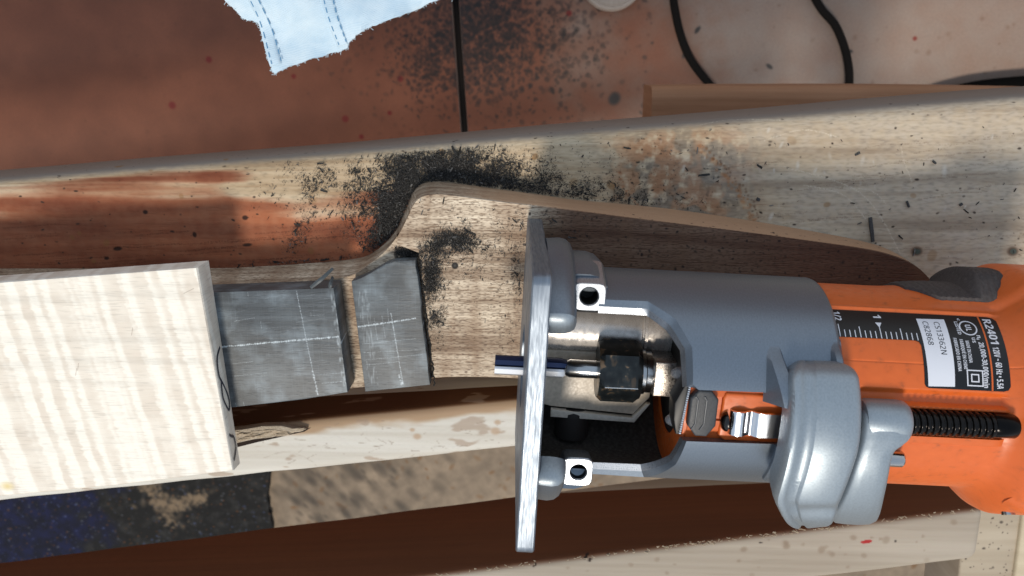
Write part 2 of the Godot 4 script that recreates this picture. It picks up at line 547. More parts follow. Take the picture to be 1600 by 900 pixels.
# ------------------------------------------------------------------ the bench
func build_bench():
	var rng := RandomNumberGenerator.new(); rng.seed = 23
	var bench := thing("workbench", "weathered slatted wooden bench with paint spatter and black sawdust under the router", "workbench")
	# -- broad plank: pale wood, warm shade painted red-brown towards the left
	var box := [-260.0, -45.0, 520.0, 185.0, 0.0]
	var w := 1664
	var h := 592
	var t := wood(box, w, h, 40, Color(0.88, 0.82, 0.715), Color(0.64, 0.545, 0.43), 15.0, 0.11, 5.0, 0.3)
	var n1 := noise(w, h, 0.015, 4, 50, 3.0, 1.0)
	var n2 := noise(w, h, 0.05, 4, 51)
	var n3 := noise(w, h, 0.03, 3, 52, 20.0, 1.0)
	var n4 := noise(w, h, 0.02, 3, 53)
	var n5 := noise(w, h, 0.06, 3, 54, 1.0, 5.0)
	var n6 := noise(w, h, 0.22, 5, 55, 3.0, 1.0)
	var d := t.im.get_data()
	var i := 0
	for y in h:
		var z: float = -45.0 + y * 185.0 / h
		for x in w:
			var xx: float = -260.0 + x * 520.0 / w
			var a := n1[i] / 255.0
			var b := n2[i] / 255.0
			var g := n3[i] / 255.0
			var q := Color(d[i * 3] / 255.0, d[i * 3 + 1] / 255.0, d[i * 3 + 2] / 255.0)
			# shadow on the left, put into the wood colour as red-brown
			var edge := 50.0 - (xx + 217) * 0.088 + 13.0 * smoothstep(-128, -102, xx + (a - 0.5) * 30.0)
			var red_shade := smoothstep(edge - 4.5, edge + 5.5, z + (g - 0.5) * 16.0 + (a - 0.5) * 5.0) * smoothstep(-38, -62, xx + (a - 0.5) * 20)
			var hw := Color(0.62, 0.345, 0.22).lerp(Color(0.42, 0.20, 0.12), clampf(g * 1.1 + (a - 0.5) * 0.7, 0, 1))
			q = q.lerp(hw, red_shade * (0.80 + 0.15 * b))
			# rust and grey stain near the far edge, in slanting smears
			var rs := exp(-pow((xx - 54) / 27.0, 4.0) - pow((z - 43) / 19.0, 4.0))
			var sm := 0.45 * n5[i] / 255.0 + 0.55 * n2[i] / 255.0
			var rust := rs * smoothstep(0.22, 0.6, 0.62 * sm + 0.5 * b - 0.03)
			q = q.lerp(Color(0.56, 0.38, 0.26).lerp(Color(0.40, 0.35, 0.30), smoothstep(0.42, 0.6, n4[i] / 255.0)), rust * 0.85)
			q = q.lerp(Color(0.33, 0.21, 0.14), rs * smoothstep(0.68, 0.82, sm) * 0.7)
			# greyed, scuffed wood to the right
			var gr := smoothstep(20, 120, xx + (a - 0.5) * 90) * (0.25 + 0.5 * b)
			q = q.lerp(Color(0.72, 0.675, 0.62), clampf(gr, 0, 0.8))
			var scf := n6[i] / 255.0
			q = q.darkened(clampf((scf - 0.5) * (0.1 + 0.45 * b), 0, 0.14) * (1.0 - 0.6 * red_shade))
			if scf < 0.36 and xx > -60: q = q.lightened((0.36 - scf) * 0.3)
			q = q.darkened(0.03 * smoothstep(20, 130, xx))
			if xx > 60 and g > 0.62: q = q.lerp(Color(0.45, 0.38, 0.31), (g - 0.62) * 1.6 * (1.0 - red_shade))
			# flank beyond the rounded arris: weathered grey, sky reflection painted in
			q = q.lerp(Color(0.53, 0.49, 0.45), 1.0 - smoothstep(-5.0, 0.5, z - (29.9 - (xx + 32) * 0.083) + (b - 0.5) * 2.0))
			d[i * 3] = int(clampf(q.r, 0, 1) * 255); d[i * 3 + 1] = int(clampf(q.g, 0, 1) * 255); d[i * 3 + 2] = int(clampf(q.b, 0, 1) * 255)
			i += 1
	t.set_data(d, t.hi.get_data())
	for e in 3:
		var arc := smooth_line([Vector2(59 + e * 1.6, 31), Vector2(70 + e * 1.8, 42), Vector2(78 + e * 1.5, 52), Vector2(82 + e, 61)], 8)
		t.stroke(arc, 2.6 - e * 0.6, [Color(0.66, 0.42, 0.25), Color(0.60, 0.36, 0.20), Color(0.30, 0.19, 0.12)][e], 0.5, 0.8, 0, 0.8, rng)
	t.stroke(smooth_line([Vector2(29, 40), Vector2(32, 48), Vector2(38, 54)], 8), 1.6, Color(0.58, 0.33, 0.2), 0.45, 0.8, 0, 0.8, rng)
	for k in 700:      # tiny specks and dents
		var s := rng.randf_range(0.15, 0.5)
		t.dab(rng.randf_range(-220, 210), rng.randf_range(8, 130), s * rng.randf_range(1, 2.4), s, Color(0.14, 0.11, 0.09), rng.randf_range(0.4, 0.95), 0.5, rng.randf_range(-0.5, 0.5), -0.12)
	for k in 34:       # old drips of glue and varnish
		var s := rng.randf_range(0.8, 2.2)
		t.dab(rng.randf_range(-200, 200), rng.randf_range(28, 100), s * 1.3, s, Color(0.52, 0.36, 0.20), rng.randf_range(0.2, 0.55), 0.35, rng.randf() * 3)
	for q in [[-171, 72, 2.2, 1.0], [-176, 76, 1.2, 0.8], [-139, 66, 1.0, 1.3], [-118, 59, 1.4, 1.1], [-131, 87, 1.8, 1.2], [-158, 57, 1.2, 1.0], [-97, 62, 1.6, 1.0], [-118, 70, 2.3, 0.8], [-160, 84, 1.4, 0.8], [-186, 81, 0.7, 1.5]]:
		t.dab(q[0], q[1], q[2], q[3], Color(0.16, 0.09, 0.06), 0.85, 0.4, -0.1, -0.3)
	for k in 60:       # dark checks along the grain within the red-brown area
		var x := rng.randf_range(-220, -90)
		var z := rng.randf_range(62, 92)
		var pts := []
		for s in 8: pts.append(Vector2(x + s * 3.2, z - s * 0.28 + rng.randf_range(-0.2, 0.2)))
		t.stroke(pts, rng.randf_range(0.2, 0.7), Color(0.24, 0.11, 0.06), 0.45, 0.6, -0.06, 0.15, rng)
	for k in 30:       # long grain lines on the right
		var x := rng.randf_range(50, 190)
		var z := rng.randf_range(26, 96)
		var pts := []
		for s in 8: pts.append(Vector2(x + s * rng.randf_range(2.4, 5.0), z - s * 0.5 + sin(s * 0.9 + k) * 0.3))
		t.stroke(pts, rng.randf_range(0.25, 0.5), Color(0.36, 0.29, 0.23), 0.4, 0.7, -0.04, 0.1, rng)
	for q in [[92, 38, 122, 48, 140, 72], [100, 45, 116, 49, 128, 62], [118, 46, 126, 47, 132, 52], [84, 28, 98, 24, 112, 27], [135, 30, 137, 36, 141, 44], [60, 20, 72, 17, 90, 19]]:
		var pts := smooth_line([Vector2(q[0], q[1]), Vector2(q[2], q[3]), Vector2(q[4], q[5])], 8)
		t.stroke(pts, 0.55, Color(0.86, 0.82, 0.74), 0.7, 0.6, -0.06, 0.12, rng)
	for k in 26:       # smears of pale paint
		var s := rng.randf_range(0.6, 2.0)
		t.dab(rng.randf_range(40, 205), rng.randf_range(18, 60), s * 0.7, s * 1.6, Color(0.84, 0.83, 0.80), rng.randf_range(0.2, 0.6), 0.8, rng.randf_range(-0.5, 0.5))
	for q in [[182.3, 70.3], [145.7, 70.6], [190, 34]]:    # knots and filled nail holes
		t.dab(q[0], q[1], 5.5, 3.2, Color(0.62, 0.53, 0.44), 0.6, 0.7, 0.2)
		t.dab(q[0], q[1], 2.6, 2.2, Color(0.33, 0.26, 0.21), 0.9, 0.5, 0.2, -0.4)
		t.dab(q[0] + 0.3, q[1], 1.5, 1.3, Color(0.30, 0.34, 0.31), 0.9, 0.4, 0.2, 0.1)
	var pm := texmat(t, 0.72, 0.035, 0.35)
	# plank section (z, y) swept along x; the far upper arris is well rounded
	var mb := MB.new()
	var rs := []
	for sx in 27:
		var x := -600.0 + sx * 43.0
		var zf := 29.9 - (x + 32) * 0.083 + (sin(sx * 1.7) + sin(sx * 0.61 + 1)) * 0.25   # far edge
		var zn := 128.0 - (x + 100) * 0.06
		var rg := []
		for k in 9:
			var an := PI / 2 * k / 8
			rg.append(Vector3(x, -7 + 7 * sin(an), zf + 7 * (1 - cos(an)) - 1.6))
		for k in 5:
			var an := PI / 2 * k / 4
			rg.append(Vector3(x, -3 + 3 * cos(an), zn - 3 + 3 * sin(an)))
		rg.append(Vector3(x, -42, zn)); rg.append(Vector3(x, -42, zf + 1)); rg.append(Vector3(x, -38, zf - 2))
		rs.append(rg)
	loft(mb, rs)
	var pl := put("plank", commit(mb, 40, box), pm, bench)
	tag(pl, "broad plank, red-brown at left and pale with specks at right")
	# -- middle beam: white paint on top, shade coloured brown on its flank
	var bb := [-320.0, 120.0, 620.0, 120.0, 0.0]
	t = wood(bb, 1024, 256, 60, Color(0.84, 0.83, 0.80), Color(0.72, 0.69, 0.64), 25.0, 0.03, 5.0, 0.08)
	n1 = noise(1024, 256, 0.03, 4, 65, 2.0, 1.0)
	d = t.im.get_data()
	for k in 1024 * 256:
		var x := k % 1024
		var zz: float = 120.0 + (k / 1024) * 120.0 / 256.0
		var xx: float = -320.0 + x * 620.0 / 1024.0
		var zl := zz - (133.7 - (xx + 8.8) * 0.12)       # distance from the beam's far arris
		var q := Color(d[k * 3] / 255.0, d[k * 3 + 1] / 255.0, d[k * 3 + 2] / 255.0)
		var bare := (1.0 - smoothstep(4.0, 7.5, zl + (n1[k] / 255.0 - 0.5) * 5.0))
		q = q.lerp(Color(0.62, 0.50, 0.38), bare * 0.85)
		q = q.lerp(Color(0.34, 0.21, 0.12), 1.0 - smoothstep(-1.5, 1.0, zl))  # shade of the gap painted dark brown below the arris
		var chipm := smoothstep(0.72, 0.78, n1[k] / 255.0)
		q = q.lerp(Color(0.60, 0.52, 0.45), chipm * 0.6)
		d[k * 3] = int(q.r * 255); d[k * 3 + 1] = int(q.g * 255); d[k * 3 + 2] = int(q.b * 255)
	t.set_data(d, t.hi.get_data())
	for k in 60:
		t.stroke([Vector2(rng.randf_range(-130, 0), rng.randf_range(140, 165)), Vector2(rng.randf_range(-130, 0), rng.randf_range(140, 165))].map(func(v): return v), 0.25, Color(0.58, 0.55, 0.52), 0.05, 0.6)
	for k in 80:
		var p := Vector2(rng.randf_range(-130, 0), rng.randf_range(144, 166))
		t.stroke([p, p + Vector2(rng.randf_range(-5, 5), rng.randf_range(-2, 2))], rng.randf_range(0.25, 0.7), Color(0.52, 0.46, 0.41), 0.45, 0.6, -0.1)
	for q in [[-52, 152, 2.2], [-54, 149, 1.4], [-18, 145, 1.8], [-19, 149, 2.6], [-4, 144, 1.4]]:
		t.dab(q[0], q[1], q[2], q[2] * 0.8, Color(0.66, 0.55, 0.45), 0.7, 0.5)
	t.stroke(smooth_line([Vector2(-118, 163), Vector2(-108, 160), Vector2(-98, 164), Vector2(-96, 168)], 6), 0.7, Color(0.66, 0.62, 0.57), 0.6, 0.7)
	mb = MB.new()
	beam(mb, rng, -600, 260, 133.7, 157.2, 0.12, 0.13, 0.0, -60.0, 4.5)
	var b2 := put("beam", commit(mb, 40, bb), texmat(t, 0.7, 0.03, 0.35), bench)
	tag(b2, "narrow middle beam with worn white paint, split at one end")
	# the split: a raised splinter along the arris beside the maple board
	mb = MB.new()
	var so := PackedVector2Array()
	for q in [[-150, 153], [-138, 150.4], [-126, 148.9], [-117, 147.3], [-109, 147.0], [-104, 147.9], [-98, 148.4], [-101, 149.6], [-108, 150.9], [-113, 152.4], [-121, 153.7], [-131, 156], [-150, 160]]: so.append(Vector2(q[0], q[1]))
	prism(mb, so, -2, 2.4, 0.45, 2)
	for k in mb.p.size():
		var v := mb.p[k]
		mb.p[k].y += 0.7 * sin(v.x * 1.7) * sin(v.z * 1.3) * (1.0 if v.y > 0 else 0.0)
	put("splinter", commit(mb, 25, bb), mottled(Color(0.80, 0.73, 0.63), 0.2, 0.9, 0.0, 7.0, 0.03, 71), bench)
	mb = MB.new()
	for k in 46:
		var f := rng.randf()
		var p := Vector3(-130 + f * 27, 2.3 + rng.randf() * 0.5, lerpf(lerpf(150.2, 148.0, f), lerpf(155.5, 149.6, f), rng.randf()))
		var l := rng.randf_range(2, 7)
		tube(mb, [p, p + Vector3(l * 0.5, rng.randf_range(-0.2, 0.5), -l * 0.07), p + Vector3(l, rng.randf_range(-0.4, 0.3), -l * 0.13)], rng.randf_range(0.12, 0.34), 5)
	tag(put("splinter_fibre", commit(mb, 40), mottled(Color(0.76, 0.68, 0.57), 0.2, 0.9, 0.0, 5.0, 0.0, 72), bench), "", "", "", "stuff")
	mb = MB.new()
	so = PackedVector2Array()
	for q in [[-130, 156.4], [-121, 154.0], [-113, 152.7], [-108, 151.2], [-101, 149.9], [-97, 148.6], [-100, 150.6], [-106, 152.0], [-112, 153.6], [-120, 155.6], [-130, 158.4]]: so.append(Vector2(q[0], q[1]))
	prism(mb, so, -3.0, 0.12, 0)
	put("crack", commit(mb, 25), plain(Color(0.13, 0.08, 0.05), 1.0), bench)
	# -- near beam: bare greyed wood
	var gb := [-420.0, 150.0, 760.0, 130.0, 0.0]
	t = wood(gb, 1024, 256, 80, Color(0.69, 0.65, 0.595), Color(0.57, 0.525, 0.465), 30.0, 0.05, 6.0, 0.2)
	d = t.im.get_data()
	for k in 1024 * 256:
		var zz: float = 150.0 + (k / 1024) * 130.0 / 256.0
		var xx: float = -420.0 + (k % 1024) * 760.0 / 1024.0
		var zl := zz - (209.9 - (xx - 2.0) * 0.161)
		var q := Color(d[k * 3] / 255.0, d[k * 3 + 1] / 255.0, d[k * 3 + 2] / 255.0)
		var gv: float = clampf(0.5 + (q.r - 0.62) * 3.0, 0, 1)
		q = q.lerp(Color(0.29, 0.17, 0.105).lerp(Color(0.45, 0.26, 0.155), gv), 1.0 - smoothstep(-2.0, 2.2, zl))  # flank coloured darker brown for the shade between the beams
		d[k * 3] = int(q.r * 255); d[k * 3 + 1] = int(q.g * 255); d[k * 3 + 2] = int(q.b * 255)
	t.set_data(d, t.hi.get_data())
	for k in 46:
		var s := rng.randf_range(0.5, 2.0)
		var x := rng.randf_range(-20, 190)
		t.dab(x, 209.9 - (x - 2) * 0.161 + rng.randf_range(3, 26), s * 1.2, s, Color(0.50, 0.43, 0.36), rng.randf_range(0.2, 0.6), 0.5, rng.randf() * 3)
	for q in [[140, 197.5, 2.3, 1.0], [138.5, 197.8, 1.2, 0.8]]: t.dab(q[0], q[1], q[2], q[3], Color(0.62, 0.13, 0.13), 0.95, 0.3, -0.2)
	for q in [[152, 197, 0.6], [30, 206, 0.7], [95, 199, 0.6]]: t.dab(q[0], q[1], q[2], q[2], Color(0.12, 0.1, 0.09), 0.95, 0.4)
	for q in [[20.5, 206.5, 0.7, 2.6], [-2, 211.8, 0.5, 1.6], [22, 208.8, 0.8, 1.4]]: t.dab(q[0], q[1], q[2], q[3], Color(0.12, 0.08, 0.06), 0.95, 0.4, 0.35, -0.6)
	mb = MB.new()
	beam(mb, rng, -600, 187.0, 209.9, 236.0, 0.161, 0.163, 0.0, -60.0, 4.0)
	var b3 := put("beam", commit(mb, 40, gb), texmat(t, 0.72, 0.03, 0.35), bench)
	tag(b3, "near beam of bare grey wood with a red paint fleck")
	# raised fuzz of torn fibre along that beam's arris
	mb = MB.new()
	for k in 150:
		var x := rng.randf_range(-60, 186)
		if rng.randf() < 0.5: x = [70.0, 80.0, 128.0, 105.0, 170.0, -30.0][rng.randi() % 6] + rng.randfn(0, 7)
		if x > 184: continue
		var z := 209.9 - (x - 2) * 0.161 + rng.randf_range(0.2, 2.0)
		var p := Vector3(x, -1.0, z)
		var dv := Vector3(rng.randf_range(-2, 2), rng.randf_range(1.0, 2.0), rng.randf_range(-0.9, 0.6))
		tube(mb, [p, p + dv * 0.5, p + dv + Vector3(rng.randf_range(-0.5, 0.5), -0.4, 0)], 0.16, 4)
	tag(put("torn_fibre", commit(mb, 40), plain(Color(0.76, 0.70, 0.60), 0.9), bench), "", "", "", "stuff")
	# -- cross rail under the beams at the right, pale board beside it
	var cb := [190.0, 60.0, 110.0, 260.0, -62.0]
	t = wood(cb, 256, 512, 90, Color(0.70, 0.65, 0.575), Color(0.61, 0.555, 0.48), 30.0, 0.08, 8.0, 0.12)
	for k in 330:
		var s := rng.randf_range(0.12, 0.25) / (0.25 + rng.randf())
		t.dab(rng.randf_range(205, 245), rng.randf_range(150, 290), s * rng.randf_range(1, 1.8), s, Color(0.12, 0.10, 0.09), rng.randf_range(0.5, 0.95), 0.4, rng.randf() * 3)
	mb = MB.new()
	prism(mb, PackedVector2Array([Vector2(206, 60), Vector2(236, 60), Vector2(244.5, 345), Vector2(218.5, 345)]), -100, -62, 1.5, 3)
	put("cross_rail", commit(mb, 40, cb), texmat(t, 0.75, 0.02, 0.35), bench)
	t = wood([230.0, 150.0, 60.0, 160.0], 128, 256, 95, Color(0.78, 0.73, 0.63), Color(0.69, 0.63, 0.53), 8.0, 0.1, 2.0, 0.1)
	mb = MB.new()
	prism(mb, PackedVector2Array([Vector2(240.2, 214), Vector2(300, 205), Vector2(300, 330), Vector2(243.5, 330)]), -96, -60, 1.5, 3)
	put("side_board", commit(mb, 40, [230.0, 150.0, 60.0, 160.0, -60.0]), texmat(t, 0.7), bench)
	# -- lower stretcher seen past the far edge
	var lb := [30.0, -40.0, 330.0, 100.0, -120.0]
	t = wood(lb, 768, 256, 99, Color(0.66, 0.49, 0.37), Color(0.54, 0.38, 0.27), 18.0, 0.10, 5.0, 0.2)
	mb = MB.new()
	var ls := []
	for sx in 9:
		var x := 55.6 + sx * 40.0
		var zf := 11.0 - 2.5 * sin(PI * clampf(sx / 8.0, 0, 1)) + sx * 0.6
		var rg := []
		for k in 6:
			var an := PI / 2 * k / 5
			rg.append(Vector3(x, -128 + 8 * sin(an), zf + 8 * (1 - cos(an))))
		rg.append(Vector3(x, -120, 60)); rg.append(Vector3(x, -160, 60)); rg.append(Vector3(x, -160, zf))
		ls.append(rg)
	loft(mb, ls)
	put("stretcher", commit(mb, 40, lb), texmat(t, 0.7, 0.03, 0.35), bench)
	# legs, out of sight below the planks, carry it all
	for q in [[445, 45], [445, 95], [-585, 120], [-585, 270]]:
		mb = MB.new()
		prism(mb, PackedVector2Array([Vector2(q[0] - 14, q[1] - 14), Vector2(q[0] + 14, q[1] - 14), Vector2(q[0] + 14, q[1] + 14), Vector2(q[0] - 14, q[1] + 14)]), -399.5, -42.3 if q[0] > 0 else -60.5, 1)
		put("leg", commit(mb, 40), plain(Color(0.5, 0.4, 0.3), 0.8), bench)

func beam(mb: MB, rng: RandomNumberGenerator, x0: float, x1: float, zf: float, zn: float, sf: float, sn: float, y1: float, y0: float, r: float):
	var rs := []
	var m := 52
	for s in m + 1:
		var x: float = lerpf(x0, x1 - 4.0, float(s) / (m - 4)) if s <= m - 4 else x1 - [0.0, 0.5, 1.4, 2.6][m - s]
		var wob := rng.randf_range(-0.25, 0.25)
		var a := zf - (x - (2.0 if sf > 0.14 else -8.8)) * sf + wob
		var b := zn - (x - (2.0 if sf > 0.14 else -8.8)) * sn + rng.randf_range(-0.25, 0.25)
		var sh := 0.0
		if x1 < 200 and s > m - 4: sh = [2.2, 1.2, 0.5, 0.1][m - s]      # rounded sawn end
		var rg := []
		for k in 6:
			var an := PI / 2 * k / 5
			rg.append(Vector3(x, y1 - sh - r + r * sin(an), a + sh + r * (1 - cos(an))))
		for k in 6:
			var an := PI / 2 * k / 5
			rg.append(Vector3(x, y1 - sh - r + r * cos(an), b - sh - r * (1 - sin(an))))
		rg.append(Vector3(x, y0, b - sh)); rg.append(Vector3(x, y0, a + sh))
		rs.append(rg)
	loft(mb, rs)

# ------------------------------------------------------------------ guitar neck
func v2(a: Array) -> PackedVector2Array:
	var o := PackedVector2Array()
	for q in a: o.append(Vector2(q[0], q[1]))
	return o

func build_neck():
	var rng := RandomNumberGenerator.new(); rng.seed = 37
	var neck := thing("guitar_neck", "unfinished walnut guitar neck with flared headstock and two dark ebony slabs", "guitar neck")
	var box := [-230.0, 30.0, 400.0, 130.0, 16.0]
	var t := wood(box, 1792, 608, 110, Color(0.94, 0.88, 0.785), Color(0.48, 0.39, 0.31), 8.0, 0.05, 4.0, 0.7)
	# darker walnut band along the far side, router's shadow painted over the right
	var n1 := noise(1792, 608, 0.02, 3, 115, 12.0, 1.0)
	var np := noise(1792, 608, 0.5, 2, 116, 5.0, 1.0)
	var nb := noise(1792, 608, 0.016, 3, 117, 1.0, 8.0)
	var d := t.im.get_data()
	var lo := box
	for k in 1792 * 608:
		var zz: float = 30.0 + (k / 1792) * 130.0 / 608.0
		var xx: float = -230.0 + (k % 1792) * 400.0 / 1792.0
		var q := Color(d[k * 3] / 255.0, d[k * 3 + 1] / 255.0, d[k * 3 + 2] / 255.0)
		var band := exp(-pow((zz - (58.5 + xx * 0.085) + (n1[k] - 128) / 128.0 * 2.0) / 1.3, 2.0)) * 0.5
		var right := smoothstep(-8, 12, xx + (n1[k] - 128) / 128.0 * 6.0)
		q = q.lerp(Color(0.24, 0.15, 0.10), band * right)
		q = q.lerp(Color(0.30, 0.18, 0.125), (0.68 + 0.2 * smoothstep(60, 140, xx)) * right)  # dark brown tone stands for the router's shadow on the head face
		q = q.lerp(Color(0.20, 0.13, 0.09), clampf((np[k] / 255.0 - 0.57) * 3.2, 0, 0.5))
		q = q.lerp(Color(0.44, 0.32, 0.23), clampf((nb[k] / 255.0 - 0.5) * 1.0, 0, 0.28))
		# the routed edge shows the lighter core wood
		if xx > -45.0 and zz < 50.6 + xx * 0.125: q = q.lerp(Color(0.76, 0.61, 0.48), 0.75 * smoothstep(-45.0, -10.0, xx))
		d[k * 3] = int(q.r * 255); d[k * 3 + 1] = int(q.g * 255); d[k * 3 + 2] = int(q.b * 255)
	t.set_data(d, t.hi.get_data())
	t.dab(-33.1, 74.0, 1.4, 1.4, Color(0.10, 0.08, 0.07), 1.0, 0.25, 0.0, -0.9)
	t.dab(-33.1, 74.0, 0.6, 0.6, Color(0.28, 0.27, 0.26), 0.7, 0.3)
	for k in 240:
		var s := rng.randf_range(0.2, 0.55)
		t.dab(rng.randf_range(-20, 130), rng.randf_range(50, 90), s * 1.4, s, Color(0.10, 0.07, 0.06), rng.randf_range(0.3, 0.8), 0.4, rng.randf() * 3)
	# outlines as they lie: upper rim and foot of the routed edge
	var top := [[-230, 84.5], [-135.3, 83.8], [-110.2, 83.0], [-85.2, 81.0], [-74.2, 79.4], [-67.4, 75.3], [-60.3, 69.6], [-55.0, 63.3], [-50.8, 55.9], [-48.4, 51.0], [-45.8, 48.1], [-41.5, 46.8], [-35.2, 46.9], [-17.4, 49.2], [-5.0, 50.6], [12.4, 52.7], [43.5, 56.5], [74.6, 60.0], [100.8, 63.6], [116.3, 65.8], [126.7, 67.9], [137.5, 71.8], [144.3, 77.2], [148.5, 83.5], [150.5, 92]]
	var low := [[-230, 80.5], [-141.0, 79.8], [-114.8, 78.8], [-85.7, 76.6], [-73.0, 74.9], [-67.0, 72.4], [-61.0, 67.5], [-57.2, 62.6], [-53.8, 55.6], [-51.0, 49.3], [-48.4, 45.9], [-44.3, 44.3], [-36.8, 44.4], [-18.2, 46.9], [-3, 48.8], [12.9, 51.0], [45.4, 53.9], [77.9, 58.3], [105.8, 63.0], [120.8, 65.8], [132.6, 69.0], [143.0, 74.4], [151.1, 80.9], [155.6, 86.5], [158.0, 94]]
	var back := [[146, 112], [110, 121], [60, 123], [3.7, 120.1], [-21.5, 119.1], [-43.7, 119.9], [-69.8, 124.7], [-140.3, 133.0], [-230, 142]]
	var a := smooth_line(Array(v2(top)), 4)
	var b := smooth_line(Array(v2(low)), 4)
	var c := smooth_line(Array(v2(back)), 4)
	var r0 := []
	var r1 := []
	var r2 := []
	var r3 := []
	for k in a.size():
		r0.append(Vector3(b[k].x, 0.4, b[k].y)); r1.append(Vector3(lerpf(b[k].x, a[k].x, 0.35), 6.0, lerpf(b[k].y, a[k].y, 0.35)))
		r2.append(Vector3(lerpf(b[k].x, a[k].x, 0.96), 15.4, lerpf(b[k].y, a[k].y, 0.96))); r3.append(Vector3(a[k].x, 16, a[k].y + 0.25))
	for q in c:
		r0.append(Vector3(q.x, 0.4, q.y - 6)); r1.append(Vector3(q.x, 6, q.y - 2)); r2.append(Vector3(q.x, 15.4, q.y)); r3.append(Vector3(q.x, 16, q.y - 0.4))
	# the fingerboard side of the head face is 3 mm lower; its shoulder runs just right of the second slab
	var mb := MB.new()
	var rr := [r0, r1, r2, r3]
	var tmp := MB.new()
	for k in 3:
		for m in r0.size():
			var j := (m + 1) % r0.size()
			var q0: Vector3 = rr[k][m]; var q1: Vector3 = rr[k][j]; var q2: Vector3 = rr[k + 1][j]; var q3: Vector3 = rr[k + 1][m]
			for v in 1: mb.quad(drop(q0), drop(q1), drop(q2), drop(q3))
	var poly := PackedVector2Array()
	for v in r3: poly.append(Vector2(v.x, v.z))
	var left := PackedVector2Array([Vector2(-400, 0), Vector2(-54.8, 0), Vector2(-54.8, 66), Vector2(-46.6, 69.2), Vector2(-46.4, 71.6), Vector2(-42.0, 122), Vector2(-42.0, 200), Vector2(-400, 200)])
	for pg in Geometry2D.clip_polygons(poly, left): fill(mb, pg, 16.0)
	for pg in Geometry2D.intersect_polygons(poly, left): fill(mb, pg, 13.0)
	var st := [Vector2(-54.8, 62.0), Vector2(-54.8, 66), Vector2(-46.6, 69.2), Vector2(-46.4, 71.6), Vector2(-42.0, 121.5)]
	for k in st.size() - 1:
		mb.quad(Vector3(st[k].x, 16, st[k].y), Vector3(st[k + 1].x, 16, st[k + 1].y), Vector3(st[k + 1].x, 13, st[k + 1].y), Vector3(st[k].x, 13, st[k].y))
	var bp := PackedVector2Array()
	for v in r0: bp.append(Vector2(v.x, v.z))
	fill(mb, bp, 0.4, false)
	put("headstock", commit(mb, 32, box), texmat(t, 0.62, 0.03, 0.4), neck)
	# ebony slabs with chalk lines
	var eb := [-140.0, 66.0, 104.0, 72.0, 24.0]
	t = wood(eb, 900, 620, 130, Color(0.36, 0.38, 0.395), Color(0.245, 0.255, 0.262), 3.0, 0.10, 2.0, 0.35)
	n1 = noise(900, 620, 0.008, 4, 133)
	var n2 := noise(900, 620, 0.25, 2, 134, 1.0, 30.0)
	d = t.im.get_data()
	for k in 900 * 620:
		var dust := clampf((n1[k] / 255.0 - 0.45) * 1.3, 0, 0.5) + clampf((n2[k] / 255.0 - 0.62) * 0.6, 0, 0.2)
		for m in 3: d[k * 3 + m] = int(clampf(d[k * 3 + m] + dust * ([60, 68, 72][m]), 0, 255))
	t.set_data(d, t.hi.get_data())
	var chalk := Color(0.80, 0.84, 0.86)
	t.stroke([Vector2(-121.5, 104.2), Vector2(-98, 101.8), Vector2(-76.2, 99.6)], 1.0, chalk, 1.0, 0.6, 0, 0.12, rng)
	t.stroke([Vector2(-91.5, 82), Vector2(-88.5, 105), Vector2(-85.8, 123.5)], 0.55, chalk, 0.7, 0.6, 0, 0.1, rng)
	t.stroke([Vector2(-87.2, 114), Vector2(-85.8, 124)], 1.1, chalk, 0.7, 0.7, 0, 0.3, rng)
	t.stroke([Vector2(-70.2, 97.5), Vector2(-59, 95.8), Vector2(-47.5, 93.8)], 0.95, chalk, 1.0, 0.6, 0, 0.12, rng)
	t.stroke([Vector2(-57.5, 92), Vector2(-55.2, 110), Vector2(-53.8, 121)], 0.6, chalk, 0.75, 0.6, 0, 0.1, rng)
	t.stroke([Vector2(-55.0, 117), Vector2(-54, 122)], 1.3, chalk, 0.75, 0.7, 0, 0.3, rng)
	for q in [[-118, 111, -110, 110], [-118, 116, -105, 114.5], [-84.5, 115, -75, 114], [-84, 118.5, -75, 117.5], [-87, 91.5, -81.5, 91], [-86.5, 91.5, -86.8, 90], [-69, 104.5, -48, 102], [-68.5, 108, -47, 106.5], [-68.5, 111, -46, 108.5], [-68, 113, -55, 111.5], [-116, 94, -108, 92.5], [-64, 94, -63, 103], [-61, 93, -60, 102], [-58.8, 90, -58.4, 97], [-118.3, 127.2, -118, 129], [-115.2, 126.8, -115, 128.4], [-106, 94, -105.7, 97], [-110, 82.5, -109.9, 84.5]]:
		t.stroke([Vector2(q[0], q[1]), Vector2(q[2], q[3])], 0.32, chalk, 0.6, 0.6, 0, 0.08, rng)
	for k in 260:
		var p := Vector2(rng.randf_range(-125, -46), rng.randf_range(76, 126))
		t.stroke([p, p + Vector2(rng.randf_range(1, 6), rng.randf_range(-0.8, 0.2))], 0.18, chalk, rng.randf_range(0.1, 0.3), 0.6)
	for k in 260:
		var p := Vector2(rng.randf_range(-125, -46), rng.randf_range(76, 126))
		t.stroke([p, p + Vector2(rng.randf_range(1, 7), rng.randf_range(-0.9, 0.1))], 0.2, Color(0.10, 0.10, 0.10), rng.randf_range(0.2, 0.5), 0.6, -0.05)
	for k in 70:
		var z := rng.randf_range(82, 122)
		t.dab(-76.5 + (z - 82) * 0.08 + rng.randf_range(-2.4, 0), z, 0.5, rng.randf_range(0.5, 2), chalk, 0.3, 0.8)
		t.dab(-68.5 + (z - 82) * 0.06 + rng.randf_range(-1.6, 2.6), z, 0.4, rng.randf_range(0.5, 2.6), chalk, 0.22, 0.8)
	for k in 5:
		t.dab([-106, -100, -95, -110, -63][k], [113, 117, 91, 116, 88][k], 9, 6, Color(0.50, 0.54, 0.56), 0.28, 0.95)
